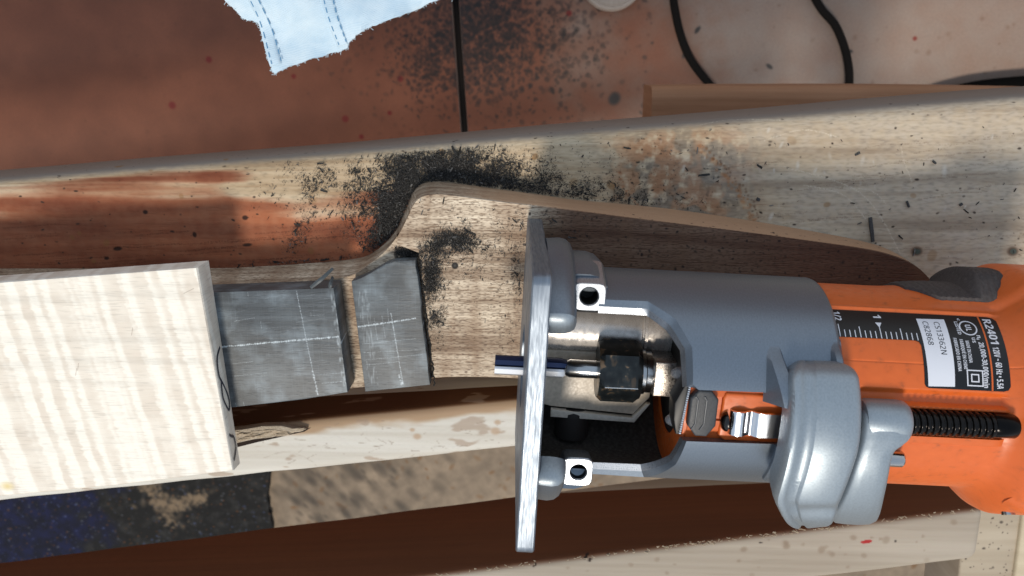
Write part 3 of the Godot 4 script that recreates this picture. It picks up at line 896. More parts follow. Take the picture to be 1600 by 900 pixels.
	var em := texmat(t, 0.5, 0.015, 0.5)
	mb = MB.new()
	prism(mb, v2([[-228, 91], [-131.2, 83.1], [-122.6, 82.7], [-77.5, 80.6], [-74.3, 122.1], [-92, 125.3], [-117.7, 128.8], [-228, 143]]), 13.3, 26, 0.35, 2)
	put("fingerboard", commit(mb, 35, [-140.0, 66.0, 104.0, 72.0, 26.0]), em, neck)
	mb = MB.new()
	var o := [[-72.1, 79.6], [-68.3, 78.2], [-64.7, 76.3], [-61.2, 74.2], [-58.6, 72.7], [-55.4, 71.7]]
	for k in 9: o.append([-55.4 + 7.9 * k / 8.0, 71.6 - 0.5 * k / 8.0 + (0.15 if k % 2 else 0.0)])
	for k in 17: o.append([-47.5 + 4.4 * (k + 1) / 18.0 + rng.randf_range(-0.28, 0.28), 71.1 + 49.6 * (k + 1) / 18.0])
	o += [[-43.2, 120.9], [-68.8, 124.1]]
	prism(mb, v2(o), 13.3, 20, 0.25, 2)
	put("head_veneer", commit(mb, 35, [-140.0, 66.0, 104.0, 72.0, 20.0]), em, neck)
	# raw, nibbled end of the veneer
	mb = MB.new()
	for k in 26:
		var q := float(k) / 25
		var p := Vector3(-46.6 + 4.3 * q + rng.randf_range(-0.2, 0.35), 16.0, 71.5 + 49 * q)
		tube(mb, [p, p + Vector3(rng.randf_range(0, 0.5), 0.3, 1.2), p + Vector3(0, 0.1, 2.3)], rng.randf_range(0.25, 0.45), 5)
	put("ragged_glue_line", commit(mb, 40), plain(Color(0.05, 0.045, 0.04), 0.8), neck)

func drop(v: Vector3) -> Vector3:
	return Vector3(v.x, minf(v.y, 13.0), v.z) if v.x < -54.8 else v

# ------------------------------------------------------------------ curly maple board
func build_maple():
	var rng := RandomNumberGenerator.new(); rng.seed = 51
	var board := thing("maple_board", "pale curly maple board with rippled figure lying across the dark fingerboard", "board")
	var box := [-230.0, 60.0, 120.0, 120.0, 38.0]
	var w := 768
	var h := 768
	var t := Tex.new(w, h, box)
	var n1 := noise(w, h, 0.023, 2, 141, 1.0, 90.0)
	var n2 := noise(w, h, 0.06, 3, 142, 2.0, 1.0)
	var n3 := noise(w, h, 0.02, 3, 143, 20.0, 1.0)
	var n4 := noise(w, h, 0.2, 2, 144, 14.0, 1.0)
	var n5 := noise(w, h, 0.01, 2, 145)
	var c := PackedByteArray(); c.resize(w * h * 3)
	var hg := PackedByteArray(); hg.resize(w * h)
	for k in w * h:
		var yy := k / w
		var xi := posmod(int((k % w) - yy * 0.21 + (n2[k] - 128) * 0.03 + (n5[k] - 128) * 0.03), w)
		var s := smoothstep(0.22, 0.72, n1[yy * w + xi] / 255.0 + (n2[k] / 255.0 - 0.5) * 0.22)
		var amt := 0.45 + 0.75 * n5[k] / 255.0
		var q := Color(0.935, 0.91, 0.86).lerp(Color(0.855, 0.81, 0.75), clampf((1.0 - s) * amt, 0, 1))
		q = q.darkened(clampf((n3[k] / 255.0 - 0.55) * 0.16, 0, 0.06) + clampf((n4[k] / 255.0 - 0.64) * 0.4, 0, 0.07))
		c[k * 3] = int(q.r * 255); c[k * 3 + 1] = int(q.g * 255); c[k * 3 + 2] = int(q.b * 255)
		hg[k] = int(clampf(128 + 40 * s + (n4[k] - 128) * 0.3, 0, 255))
	t.set_data(c, hg)
	for k in 46:     # faint cross lines of the saw
		var z := 74 + k * 2.05 + rng.randf_range(-0.5, 0.5)
		t.stroke([Vector2(-215, z + 1.4), Vector2(-118, z - 5.5)], 0.22, Color(0.72, 0.65, 0.57), rng.randf_range(0.1, 0.32), 0.6, 0, 0.12, rng)
	for q in [[-172, 110], [-173, 112], [-150, 96]]: t.stroke([Vector2(q[0], q[1]), Vector2(q[0] + 0.8, q[1] - 3)], 0.3, Color(0.55, 0.48, 0.42), 0.6, 0.5)
	t.stroke([Vector2(-129, 80), Vector2(-125, 78)], 0.3, Color(0.55, 0.5, 0.45), 0.6, 0.5)
	t.dab(-206, 158, 3.5, 2.5, Color(0.80, 0.66, 0.30), 0.5, 0.9)
	var mb := MB.new()
	var tp := up3(v2([[-330, 87], [-200.9, 76.6], [-123.2, 70.3], [-116.7, 149.7], [-163, 156.8], [-214.8, 162.9], [-330, 178]]), 38)
	var bt := up3(v2([[-330, 87], [-201.5, 76.8], [-123.6, 70.5], [-118.6, 152.6], [-163, 160.0], [-215.5, 166.8], [-330, 182]]), 26.2)
	var rs := [bt]
	var m1 := []
	var m2 := []
	for k in tp.size():
		m1.append(bt[k].lerp(tp[k], 0.94)); m2.append(bt[k].lerp(tp[k], 1.0) + (Vector3(-210, 38, 115) - tp[k]).normalized() * 0.5)
	rs.append(m1); rs.append(m2)
	loft(mb, rs)
	put("slab", commit(mb, 28, box), texmat(t, 0.55, 0.012, 0.4), board)
	# pen scrawl on the sawn end: a flat loose loop
	mb = MB.new()
	var ink := smooth_line([Vector2(0.40, 3.5), Vector2(0.44, 8.5), Vector2(0.52, 10), Vector2(0.58, 6.5), Vector2(0.66, 2.6), Vector2(0.71, 4.8), Vector2(0.64, 9.6), Vector2(0.56, 8.8)], 8)
	ink_line(mb, ink)
	put("pen_scrawl", commit(mb, 40), plain(Color(0.13, 0.14, 0.21), 0.6), board)
	mb = MB.new()
	ink = smooth_line([Vector2(0.955, 9.5), Vector2(0.93, 6.0), Vector2(0.90, 3.2), Vector2(0.85, 4.2), Vector2(0.835, 7.5), Vector2(0.82, 10)], 8)
	ink_line(mb, ink)
	put("pen_scrawl", commit(mb, 40), plain(Color(0.13, 0.14, 0.21), 0.6), board)

func ink_line(mb: MB, pts: Array):     # u along the end from the far corner, v height in mm above the underside
	var a := Vector3(-123.6, 26.2, 70.5)
	var b := Vector3(-118.6, 26.2, 152.6)
	var a1 := Vector3(-123.2, 38, 70.3)
	var b1 := Vector3(-116.7, 38, 149.7)
	for k in pts.size() - 1:
		var q := []
		for e in 2:
			var p: Vector2 = pts[k + e]
			var dir: Vector2 = (pts[mini(k + 1, pts.size() - 1)] - pts[maxi(k - 1, 0)])
			var dd := Vector2(dir.x * 82.0, dir.y).normalized()
			var nn := Vector2(-dd.y, dd.x) * 0.6
			for sg in [-1, 1]:
				var u: float = p.x + nn.x * sg / 82.0
				var v: float = (p.y + nn.y * sg) / 11.8
				q.append(a.lerp(b, u).lerp(a1.lerp(b1, u), v) + Vector3(0.4, 0, 0))
		mb.quad(q[0], q[2], q[3], q[1])

# ------------------------------------------------------------------ the router
var M := {}

func build_router():
	var rng := RandomNumberGenerator.new(); rng.seed = 77
	var ex := Vector3(0.99802, -0.03490, 0.05231)
	var ey := Vector3(0.03485, 0.99939, 0.00183)
	var ez := Vector3(-0.05234, 0.0, 0.99863)
	var r := thing("trim_router", "orange and grey trim router on its side with aluminium base plate and black collet nut", "router")
	r.transform = Transform3D(Basis(ex, ey, ez).orthonormalized(), Vector3(0, 59.5, 98.4) * K)
	M.cast = mottled(Color(0.48, 0.52, 0.565), 0.06, 0.40, 0.8, 6.0, 0.0012, 3)
	M.cast_bright = mottled(Color(0.62, 0.66, 0.69), 0.08, 0.47, 0.75, 8.0, 0.0012, 13)
	M.machined = mottled(Color(0.68, 0.70, 0.73), 0.12, 0.33, 0.9, 5.0, 0.001, 23)
	M.plate = mottled(Color(0.50, 0.54, 0.59), 0.15, 0.45, 0.8, 16.0, 0.0015, 33)
	M.plate.uv1_scale = Vector3(1000.0 / 9.0, 1000.0 / 90.0, 1000.0 / 90.0)
	M.orange = mottled(Color(0.83, 0.335, 0.105), 0.045, 0.42, 0.0, 20.0, 0.001, 43)
	var og: Gradient = M.orange.albedo_texture.color_ramp
	og.offsets = PackedFloat32Array([0.0, 0.13, 0.27, 1.0])
	og.colors = PackedColorArray([Color(0.60, 0.30, 0.15), Color(0.74, 0.355, 0.145), Color(0.81, 0.38, 0.145), Color(0.84, 0.40, 0.16)])
	M.orange.uv1_scale = Vector3(1000.0 / 45.0, 1000.0 / 30.0, 1000.0 / 30.0)
	M.black = plain(Color(0.03, 0.03, 0.035), 0.45)
	M.rubber = mottled(Color(0.23, 0.205, 0.20), 0.12, 0.75, 0.0, 9.0, 0.002, 53)
	M.steel = plain(Color(0.72, 0.72, 0.72), 0.18, 1.0)
	M.chrome = plain(Color(0.85, 0.86, 0.88), 0.2, 1.0)
	M.dark = plain(Color(0.06, 0.055, 0.05), 0.7)
	router_plate(r)
	router_housing(r)
	router_inside(r, rng)
	router_motor(r, rng)
	router_label(r)
	router_clamp(r)

func router_plate(r: Node3D):
	# square aluminium base plate, standing on its edge; (z, y) outline with a bore for the bit
	var o := PackedVector2Array()
	var hw := [44.4, 44.2, -42.6, -45.5]       # +z, +y, -z, -y
	var cr := 3.2
	for q in [[hw[0] - cr, hw[1] - cr, 0], [hw[2] + cr, hw[1] - cr, 90], [hw[2] + cr, hw[3] + cr, 180], [hw[0] - cr, hw[3] + cr, 270]]:
		for k in 5: o.append(Vector2(q[0], q[1]) + Vector2.from_angle(deg_to_rad(q[2] + k * 22.5)) * cr)
	var fine := PackedVector2Array()
	for k in o.size():
		var e := o[(k + 1) % o.size()]
		var m := 8 if o[k].distance_to(e) > 10.0 else 1
		for q in m: fine.append(o[k].lerp(e, float(q) / m))
	o = fine
	var n := o.size()
	var mb := MB.new()
	var hole := []
	for v in o: hole.append(Vector2.from_angle(v.angle()) * 14.0)
	var x0 := -6.4
	var x1 := -0.9
	var b := 0.45
	var lay := [[x0, b], [x0 + b, 0.0], [x1 - b, 0.0], [x1, b]]
	var rs := []
	for l in lay:
		var ii := inset(o, l[1])
		var rg := []
		for v in ii: rg.append(Vector3(l[0], v.y, v.x))
		rs.append(rg)
	for k in 3:
		for i in n:
			var j := (i + 1) % n
			mb.quad(rs[k][i], rs[k + 1][i], rs[k + 1][j], rs[k][j])
	for i in n:
		var j := (i + 1) % n
		mb.quad(Vector3(x0, hole[i].y, hole[i].x), rs[0][i], rs[0][j], Vector3(x0, hole[j].y, hole[j].x))
		mb.quad(rs[3][i], Vector3(x1, hole[i].y, hole[i].x), Vector3(x1, hole[j].y, hole[j].x), rs[3][j])
		mb.quad(Vector3(x1, hole[i].y, hole[i].x), Vector3(x0, hole[i].y, hole[i].x), Vector3(x0, hole[j].y, hole[j].x), Vector3(x1, hole[j].y, hole[j].x))
	put("base_plate", commit(mb, 30), M.plate, r)

func lug(mb: MB, x0: float, x1: float, z0: float, z1: float, y: float, hole: Vector2, hr: float, y_low: float, flare: float):
	var n := 32
	var o := PackedVector2Array()
	var c := Vector2((x0 + x1) / 2, (z0 + z1) / 2)
	var hx := (x1 - x0) / 2
	var hz := (z1 - z0) / 2
	for k in n:     # rounded rectangle, sampled by angle
		var a := TAU * k / n
		var dv := Vector2.from_angle(a)
		var e := 5.0
		var s := pow(pow(absf(dv.x) / hx, e) + pow(absf(dv.y) / hz, e), -1.0 / e)
		o.append(c + dv * s)
	var h := []
	for v in o: h.append(hole + (v - hole).normalized() * hr)
	var h2 := []
	for v in o: h2.append(hole + (v - hole).normalized() * (hr + 0.35))
	var rim := inset(ccw(o), 0.4)
	for k in n:
		var j := (k + 1) % n
		mb.quad(Vector3(h2[k].x, y, h2[k].y), Vector3(h2[j].x, y, h2[j].y), Vector3(rim[j].x, y, rim[j].y), Vector3(rim[k].x, y, rim[k].y))
		mb.quad(Vector3(h[k].x, y - 0.5, h[k].y), Vector3(h[j].x, y - 0.5, h[j].y), Vector3(h2[j].x, y, h2[j].y), Vector3(h2[k].x, y, h2[k].y))
		mb.quad(Vector3(rim[k].x, y, rim[k].y), Vector3(rim[j].x, y, rim[j].y), Vector3(o[j].x, y - 0.5, o[j].y), Vector3(o[k].x, y - 0.5, o[k].y))
		var lk := Vector2(o[k].x, o[k].y + flare * absf(o[k].y) / 33.0)
		var lj := Vector2(o[j].x, o[j].y + flare * absf(o[j].y) / 33.0)
		mb.quad(Vector3(o[k].x, y - 0.5, o[k].y), Vector3(o[j].x, y - 0.5, o[j].y), Vector3(lj.x, y_low, lj.y), Vector3(lk.x, y_low, lk.y))

const HM := [[8, -58.5], [30.4, -58.5], [38.4, -48], [43.0, -33], [43.4, -15], [45.2, -12.4], [66, -12.8], [80, -12.8], [80, 15.2], [70, 14.8], [43.4, 15.5], [42.0, 34], [34.8, 60], [18, 61], [8, 61]]
const HI := [[8, -54], [30.4, -54], [36.0, -45], [40.1, -33], [41.1, -12.5], [44.6, -12.9], [66, -13.3], [80, -13.3], [80, 18], [70, 17.8], [42.3, 18.5], [40.6, 36], [33.2, 55.5], [18, 57], [8, 57]]

func shell(mb: MB, hole: Array, rad: float, x0: float, x1: float, inward := false):
	var hp := PackedVector2Array()
	for q in hole: hp.append(Vector2(q[0] if q[0] > 8.0 else x0 - 3.0, q[1]))
	for k in 120:
		var t0 := -180.0 + k * 3.0
		var rect := PackedVector2Array([Vector2(x0, t0), Vector2(x1, t0), Vector2(x1, t0 + 3), Vector2(x0, t0 + 3)])
		var cut := []
		for pg in Geometry2D.clip_polygons(rect, hp):
			for p2 in Geometry2D.clip_polygons(pg, PackedVector2Array([Vector2(9.2, -76), Vector2(15.4, -76), Vector2(15.4, -57), Vector2(9.2, -57)])):
				cut.append_array(Geometry2D.clip_polygons(p2, PackedVector2Array([Vector2(10.4, 57), Vector2(16.3, 57), Vector2(16.3, 78), Vector2(10.4, 78)])))
		for pg in cut:
			var tr := Geometry2D.triangulate_polygon(pg)
			for i in range(0, tr.size(), 3):
				var v := []
				var nn := []
				for e in 3:
					var q: Vector2 = pg[tr[i + e]]
					v.append(pc(q.x, q.y, rad + taper(q.x) * (0.0 if inward else 1.0)))
					nn.append(pc(0, q.y, -1.0 if inward else 1.0))
				mb.tri_n(v[0], v[1], v[2], nn[0], nn[1], nn[2])

func taper(x: float) -> float:
	return 0.35 * sin(clampf((x - 20) / 60.0, 0, 1) * PI)

func router_housing(r: Node3D):
	var mb := MB.new()
	shell(mb, HM, 34.5, 6.0, 87.0)
	# rounded rear lip
	var m := 96
	for k in m:
		var t0 := -180.0 + 360.0 * k / m
		var t1 := t0 + 360.0 / m
		var prof := [[87.0, 34.5], [87.8, 34.2], [88.2, 33.6], [88.2, 32.95]]
		for i in 3:
			mb.quad(pc(prof[i][0], t0, prof[i][1]), pc(prof[i][0], t1, prof[i][1]), pc(prof[i + 1][0], t1, prof[i + 1][1]), pc(prof[i + 1][0], t0, prof[i + 1][1]))
	put("housing", commit(mb, 50), M.cast, r)
	# edge of the opening: a soft cast bevel, then the bright cut face
	for facet in 2:
		mb = MB.new()
		for i in HM.size() - 1:
			for s in 6:
				var q := []
				for f in [s / 6.0, (s + 1) / 6.0]:
					var a := Vector2(HM[i][0], HM[i][1]).lerp(Vector2(HM[i + 1][0], HM[i + 1][1]), f)
					var b := Vector2(HI[i][0], HI[i][1]).lerp(Vector2(HI[i + 1][0], HI[i + 1][1]), f)
					var c := a.lerp(b, 0.62)
					q.append([a.x, pc(a.x, a.y, 34.5 + taper(a.x)), pc(c.x, c.y, 33.0), pc(b.x, b.y, 30.9)])
				if q[0][0] >= 79.9 and q[1][0] >= 79.9 or q[0][0] < 17.9 and q[1][0] < 17.9: continue      # open end, screw lugs
				mb.quad(q[0][1 + facet], q[1][1 + facet], q[1][2 + facet], q[0][2 + facet])
		put(["opening_bevel", "opening_rim"][facet], commit(mb, 40), M.cast if facet == 0 else M.machined, r)
	mb = MB.new()
	shell(mb, HI, 31.0, 0.0, 88.0, true)
	put("shaded_inner_wall", commit(mb, 50), mottled(Color(0.26, 0.235, 0.21), 0.2, 0.5, 0.3, 14.0, 0.002, 63), r)  # inside of the casting coloured dark in place of shade
	# broad casting skirt behind the plate, cut away on the camera side
	mb = MB.new()
	var prof := [[-0.8, 35], [-0.8, 43.2], [3.5, 43.6], [5.6, 43.2], [7.0, 42.1], [7.8, 40.4], [8.1, 38], [8.1, 35]]
	arc_sweep(mb, prof, -41, -128, 40)
	put("skirt", commit(mb, 40), M.cast, r)
	mb = MB.new()
	arc_sweep(mb, prof, 36, 128, 40)
	put("skirt", commit(mb, 40), M.cast, r)
	# rounded ends of the skirt
	for e in [[-41.0, 1], [36.0, -1]]:
		mb = MB.new()
		var rs := []
		for k in 5:
			var a := PI / 2 * k / 4
			var rg := []
			for q in prof: rg.append(pc(1.0 + (q[0] - 1.0) * (0.25 + 0.75 * cos(a)) if k else q[0], e[0] + e[1] * 4.5 * sin(a), 35.0 + (q[1] - 35.0) * (0.35 + 0.65 * cos(a))))
			rs.append(rg)
		loft(mb, rs)
		put("skirt_end", commit(mb, 50), M.cast_bright, r)
	# shoulders that carry the screw lugs
	mb = MB.new()
	prof = [[7.0, 33], [7.0, 39.6], [12.5, 39.6], [15.2, 38.8], [17.2, 37.0], [18.6, 34.4], [18.6, 33]]
	arc_sweep(mb, prof, -67, -128, 26)
	put("shoulder", commit(mb, 40), M.cast, r)
	mb = MB.new()
	arc_sweep(mb, prof, 66, 128, 26)
	put("shoulder", commit(mb, 40), M.cast, r)
	mb = MB.new()
	lug(mb, 7.2, 17.6, -34.6, -25.4, 18.4, Vector2(12.3, -30.2), 2.75, 6.0, -4.0)
	put("screw_lug", commit(mb, 32), M.machined, r)
	mb = MB.new()
	lug(mb, 8.0, 18.2, 24.6, 34.6, 17.2, Vector2(13.4, 29.6), 2.6, 6.0, 3.0)
	put("screw_lug", commit(mb, 32), M.machined, r)
	for q in [[12.3, 18.4, -30.2, 2.75], [13.4, 17.2, 29.6, 2.6]]:
		mb = MB.new()
		var bore := []
		for l in [[-0.5, 1.0], [-9.0, 1.0], [-9.0, 0.02]]:
			var rg := []
			for k in 32: rg.append(Vector3(q[0] + q[3] * l[1] * cos(TAU * k / 32), q[1] + l[0], q[2] + q[3] * l[1] * sin(TAU * k / 32)))
			bore.append(rg)
		mb.ring_join(bore[0], bore[1]); mb.ring_join(bore[1], bore[2])
		put("lug_bore", commit(mb, 40), plain(Color(0.09, 0.085, 0.08), 0.5), r)  # hole wall coloured near black for the shade inside it
	# fins either side of the clamp
	for q in [[65.2, 69.6, -40.0, -8.0, 41.2], [84.8, 87.6, -42.0, -27.0, 37.4]]:
		mb = MB.new()
		var rs := []
		for k in 9:
			var f := k / 8.0
			var th := lerpf(q[2], q[3], f)
			var rr := lerpf(34.3, q[4], smoothstep(0, 1, f))
			var x1: float = q[1] + (4.6 * f * f if q[0] < 70 else 0.0)
			rs.append([pc(q[0] - 0.5, th, 33.8), pc(q[0] + 0.6 + (3.2 * f * f if q[0] < 70 else 0.0), th, rr - 0.3), pc(q[0] + 1.2 + (3.6 * f * f if q[0] < 70 else 0.0), th, rr), pc(x1 - 0.5, th, rr), pc(x1, th, rr - 0.5), pc(x1 + 0.8, th, 33.8)])
		loft(mb, rs)
		put("fin", commit(mb, 30), M.cast, r)
	# lower step beside the clip
	mb = MB.new()
	var rs2 := []
	for k in 8:
		var th := lerpf(16.0, 44.0, k / 7.0)
		rs2.append([pc(70.5, th, 33.8), pc(70.8, th, 35.6), pc(71.6, th, 36.1), pc(77, th, 36.1), pc(77, th, 33.8)])
	loft(mb, rs2)
	put("step", commit(mb, 30), M.cast, r)

func hexa(mb: MB, x0: float, x1: float, across: float, turn: float, ch: float):
	var rc := across / sqrt(3.0)
	var rs := []
	for l in [[x0, 1.0], [x0 + ch, 0.0], [x1 - ch, 0.0], [x1, 1.0]]:
		var rg := []
		for k in 36:
			var a := deg_to_rad(turn + k * 10.0)
			var loc := fposmod(rad_to_deg(a) - turn + 30.0, 60.0) - 30.0     # 0 at a corner
			var flat_r := (across / 2) / cos(deg_to_rad(30.0 - absf(loc)))
			var rr := minf(flat_r, rc * 0.985)
			if l[1] > 0: rr = minf(rr, across / 2 * 0.99)
			rg.append(Vector3(l[0], rr * cos(a), rr * sin(a)))
		rs.append(rg)
	loft(mb, rs)

func router_inside(r: Node3D, rng: RandomNumberGenerator):
	# straight bit: steel shank, fluted blade lacquered blue on one side
	var mb := MB.new()
	lathe_x(mb, [[8.0, 2.4], [9.5, 3.17], [19.5, 3.17]], 0, 0, 28)
	put("bit_shank", commit(mb, 40), M.steel, r)
	mb = MB.new()
	var sec := []
	for q in [[-0.4, -3.3], [0.9, -3.2], [2.3, -2.4], [2.6, -1.0], [1.0, -0.2], [0.4, 0.5], [-0.6, 0.9], [-2.2, 0.9], [-2.6, -1.0], [-1.6, -2.6]]: sec.append(Vector2(q[1], q[0]))
	var rs := []
	for k in 13:
		var x := -15.6 + k * 2.2
		var f := 1.0 if k < 11 else (0.8 if k == 11 else 0.35)
		var rg := []
		for q in sec: rg.append(Vector3(x, q.y * f, q.x * f))
		rs.append(rg)
	loft(mb, rs)
	put("bit_blade", commit(mb, 40), plain(Color(0.05, 0.13, 0.28), 0.35, 0.35), r)
	mb = MB.new()
	rs = []
	for k in 12:
		var x := -15.6 + k * 2.3
		var f := 1.0 if k < 11 else 0.5
		rs.append([Vector3(x, 1.6 * f, 0.1), Vector3(x, 2.1 * f, 0.8 * f), Vector3(x, 1.6 * f, 2.6 * f), Vector3(x, 0.9 * f, 3.2 * f), Vector3(x, -0.4, 3.1 * f), Vector3(x, -0.4, 0.3)])
	loft(mb, rs)
	put("bit_edge", commit(mb, 30), plain(Color(0.9, 0.91, 0.93), 0.28, 0.75), r)
	mb = MB.new()
	rs = []
	for k in 3:
		var x: float = [-15.6, 7.0, 10.0][k]
		var f: float = [1.0, 1.0, 0.4][k]
		rs.append([Vector3(x, 0.9, 3.22 * f), Vector3(x, 0.3, 3.5 * f), Vector3(x, -1.6 * f, 3.2 * f), Vector3(x, -1.6, 2.4 * f), Vector3(x, 0.2, 2.9 * f)])
	loft(mb, rs)
	put("bit_land", commit(mb, 30), plain(Color(0.05, 0.13, 0.28), 0.35, 0.35), r)
	# collet nut, blued, with the worn bare patches
	mb = MB.new()
	hexa(mb, 18.8, 33.0, 18.6, 13.0, 1.6)
	var nutm := plain(Color.WHITE, 0.3, 0.55)
	var t := NoiseTexture2D.new()
	var fn := FastNoiseLite.new()
	fn.seed = 9; fn.frequency = 0.012; fn.fractal_octaves = 4
	t.noise = fn; t.width = 256; t.height = 256; t.seamless = true
	var g := Gradient.new()
	g.offsets = PackedFloat32Array([0.0, 0.5, 0.70, 0.79, 1.0])
	g.colors = PackedColorArray([Color(0.10, 0.11, 0.12), Color(0.16, 0.18, 0.19), Color(0.22, 0.23, 0.23), Color(0.56, 0.46, 0.36), Color(0.62, 0.50, 0.38)])
	t.color_ramp = g
	nutm.albedo_texture = t
	nutm.uv1_triplanar = true
	nutm.uv1_scale = Vector3.ONE * 50.0
	put("collet_nut", commit(mb, 22), nutm, r)
	mb = MB.new()
	tube(mb, [pc(20.6, 13, 10.45), pc(31.4, 13, 10.45)], 0.3, 8)
	put("worn_nut_highlight", commit(mb, 60), M.steel, r)  # bright steel strip stands for the highlight along the worn corner
	# spindle: collar, ground flats, bearing end
	mb = MB.new()
	lathe_x(mb, [[33.0, 7.6], [34.4, 7.6], [34.8, 7.0], [36.6, 7.0], [37.0, 5.9], [48, 5.9]], 0, 0, 40)
	put("spindle_collar", commit(mb, 32), M.steel, r)
	mb = MB.new()
	var o := PackedVector2Array()
	for q in [[37.2, -5.9], [44.6, -5.9], [44.6, 6.2], [37.2, 6.2]]: o.append(Vector2(q[0], q[1]))
	prism(mb, o, -6.0, 6.4, 0.5, 2)
	put("spindle_flat", commit(mb, 30), mottled(Color(0.74, 0.70, 0.66), 0.22, 0.32, 0.9, 13.0, 0.004, 73), r)
	# polished guide tube behind the bit, a collar at its end
	mb = MB.new()
	lathe_x(mb, [[0, 9.6], [33.6, 9.6], [34.0, 9.2], [34.4, 9.2], [34.6, 10.2], [35.6, 10.2], [35.8, 9.4], [44, 9.4]], -13.5, -11.0, 44)
	put("guide_tube", commit(mb, 30), mottled(Color(0.84, 0.81, 0.78), 0.10, 0.28, 0.45, 30.0, 0.0, 83), r)
	# pale guard plate beneath, cut off at one corner, with its turned-up lip
	mb = MB.new()
	prism(mb, v2([[2, -4], [39.5, -4], [38.6, 11.6], [33.4, 18.2], [4.5, 16.6], [2, 16]]), -8, -6, 0.4, 2)
	put("guard_plate", commit(mb, 30), mottled(Color(0.80, 0.74, 0.66), 0.13, 0.4, 0.0, 15.0, 0.001, 93), r)
	mb = MB.new()
	prism(mb, v2([[4.6, 17.2], [33.0, 18.8], [37.4, 13.4], [38.8, 13.4], [33.8, 20.6], [4.6, 20.0]]), -7, -4.4, 0.35, 2)
	put("guard_lip", commit(mb, 30), mottled(Color(0.84, 0.80, 0.74), 0.10, 0.4, 0.0, 15.0, 0.0, 94), r)
	# rubber sleeve in the dark throat
	mb = MB.new()
	rs = []
	for k in 8:
		var z := lerpf(17.5, 28.5, k / 7.0)
		var rg := []
		for m in 20:
			var a := TAU * m / 20
			var rr := 6.0 + (-0.8 if k == 0 else 0.0)
			rg.append(Vector3(12.6 + rr * cos(a), -10 + rr * sin(a), z))
		rs.append(rg)
	loft(mb, rs)
	put("rubber_sleeve", commit(mb, 40), plain(Color(0.13, 0.11, 0.10), 0.7), r)
	# motor nose closing the chamber: orange ring, dark centre, three lamps (unlit)
	mb = MB.new()
	var ring := []
	for q in [[44.6, 30.4], [43.6, 30.4], [43.2, 30.0], [43.2, 20.0], [44.6, 20.0]]:
		var rg := []
		for k in 48: rg.append(pc(q[0], k * 7.5, q[1]))
		ring.append(rg)
	for i in ring.size() - 1: mb.ring_join(ring[i], ring[i + 1])
	put("nose_ring", commit(mb, 30), M.orange, r)
	mb = MB.new()
	lathe_x(mb, [[44.0, 20.2], [45.5, 20.2]], 0, 0, 40)
	put("nose_plate", commit(mb, 30), M.dark, r)
	for q in [[-20.0, 23.0], [22.0, 22.0]]:
		mb = MB.new()
		var prof := []
		for k in 7:
			var a := PI / 2 * k / 6
			prof.append([43.2 - 4.2 * cos(a), maxf(0.05, 2.3 * sin(a))])
		var cc := pc(0, q[0], q[1])
		lathe_x(mb, prof, cc.y, cc.z, 18)
		var gl := plain(Color(0.9, 0.95, 1.0, 0.08), 0.05)
		gl.transparency = BaseMaterial3D.TRANSPARENCY_ALPHA
		put("led_dome", commit(mb, 50), gl, r)

func motor_r(x: float, th: float) -> float:
	var q := 32.9
	# the rear cap flares out
	var fl := smoothstep(139.5, 151.0, x)
	q += 8.1 * fl
	if x < 139:
		# shelf and channel that hold the depth screw
		q -= 1.6 * smoothstep(-18.5, -15.0, th) * (1.0 - smoothstep(-11.0, -9.6, th))
		q += 1.1 * smoothstep(-11.0, -9.6, th) * (1.0 - smoothstep(-8.2, -7.4, th))
		q -= 5.0 * smoothstep(-8.6, -7.0, th) * (1.0 - smoothstep(5.4, 7.0, th))
		q += 0.7 * smoothstep(5.4, 7.0, th) * (1.0 - smoothstep(11.0, 11.8, th))
	# seam line of the shell
	q -= 0.18 * exp(-pow((th + 31.5) / 0.35, 2.0))
	# raised lip along the label
	q += 0.7 * exp(-pow((th + 64.5) / 1.4, 2.0)) * (1.0 - smoothstep(138, 140.5, x))
	# swelling under the rubber grip
	q += 1.5 * smoothstep(110, 128, x) * smoothstep(-66.0, -74.0, th) * (1.0 if th > -150 else 0.0)
	return q

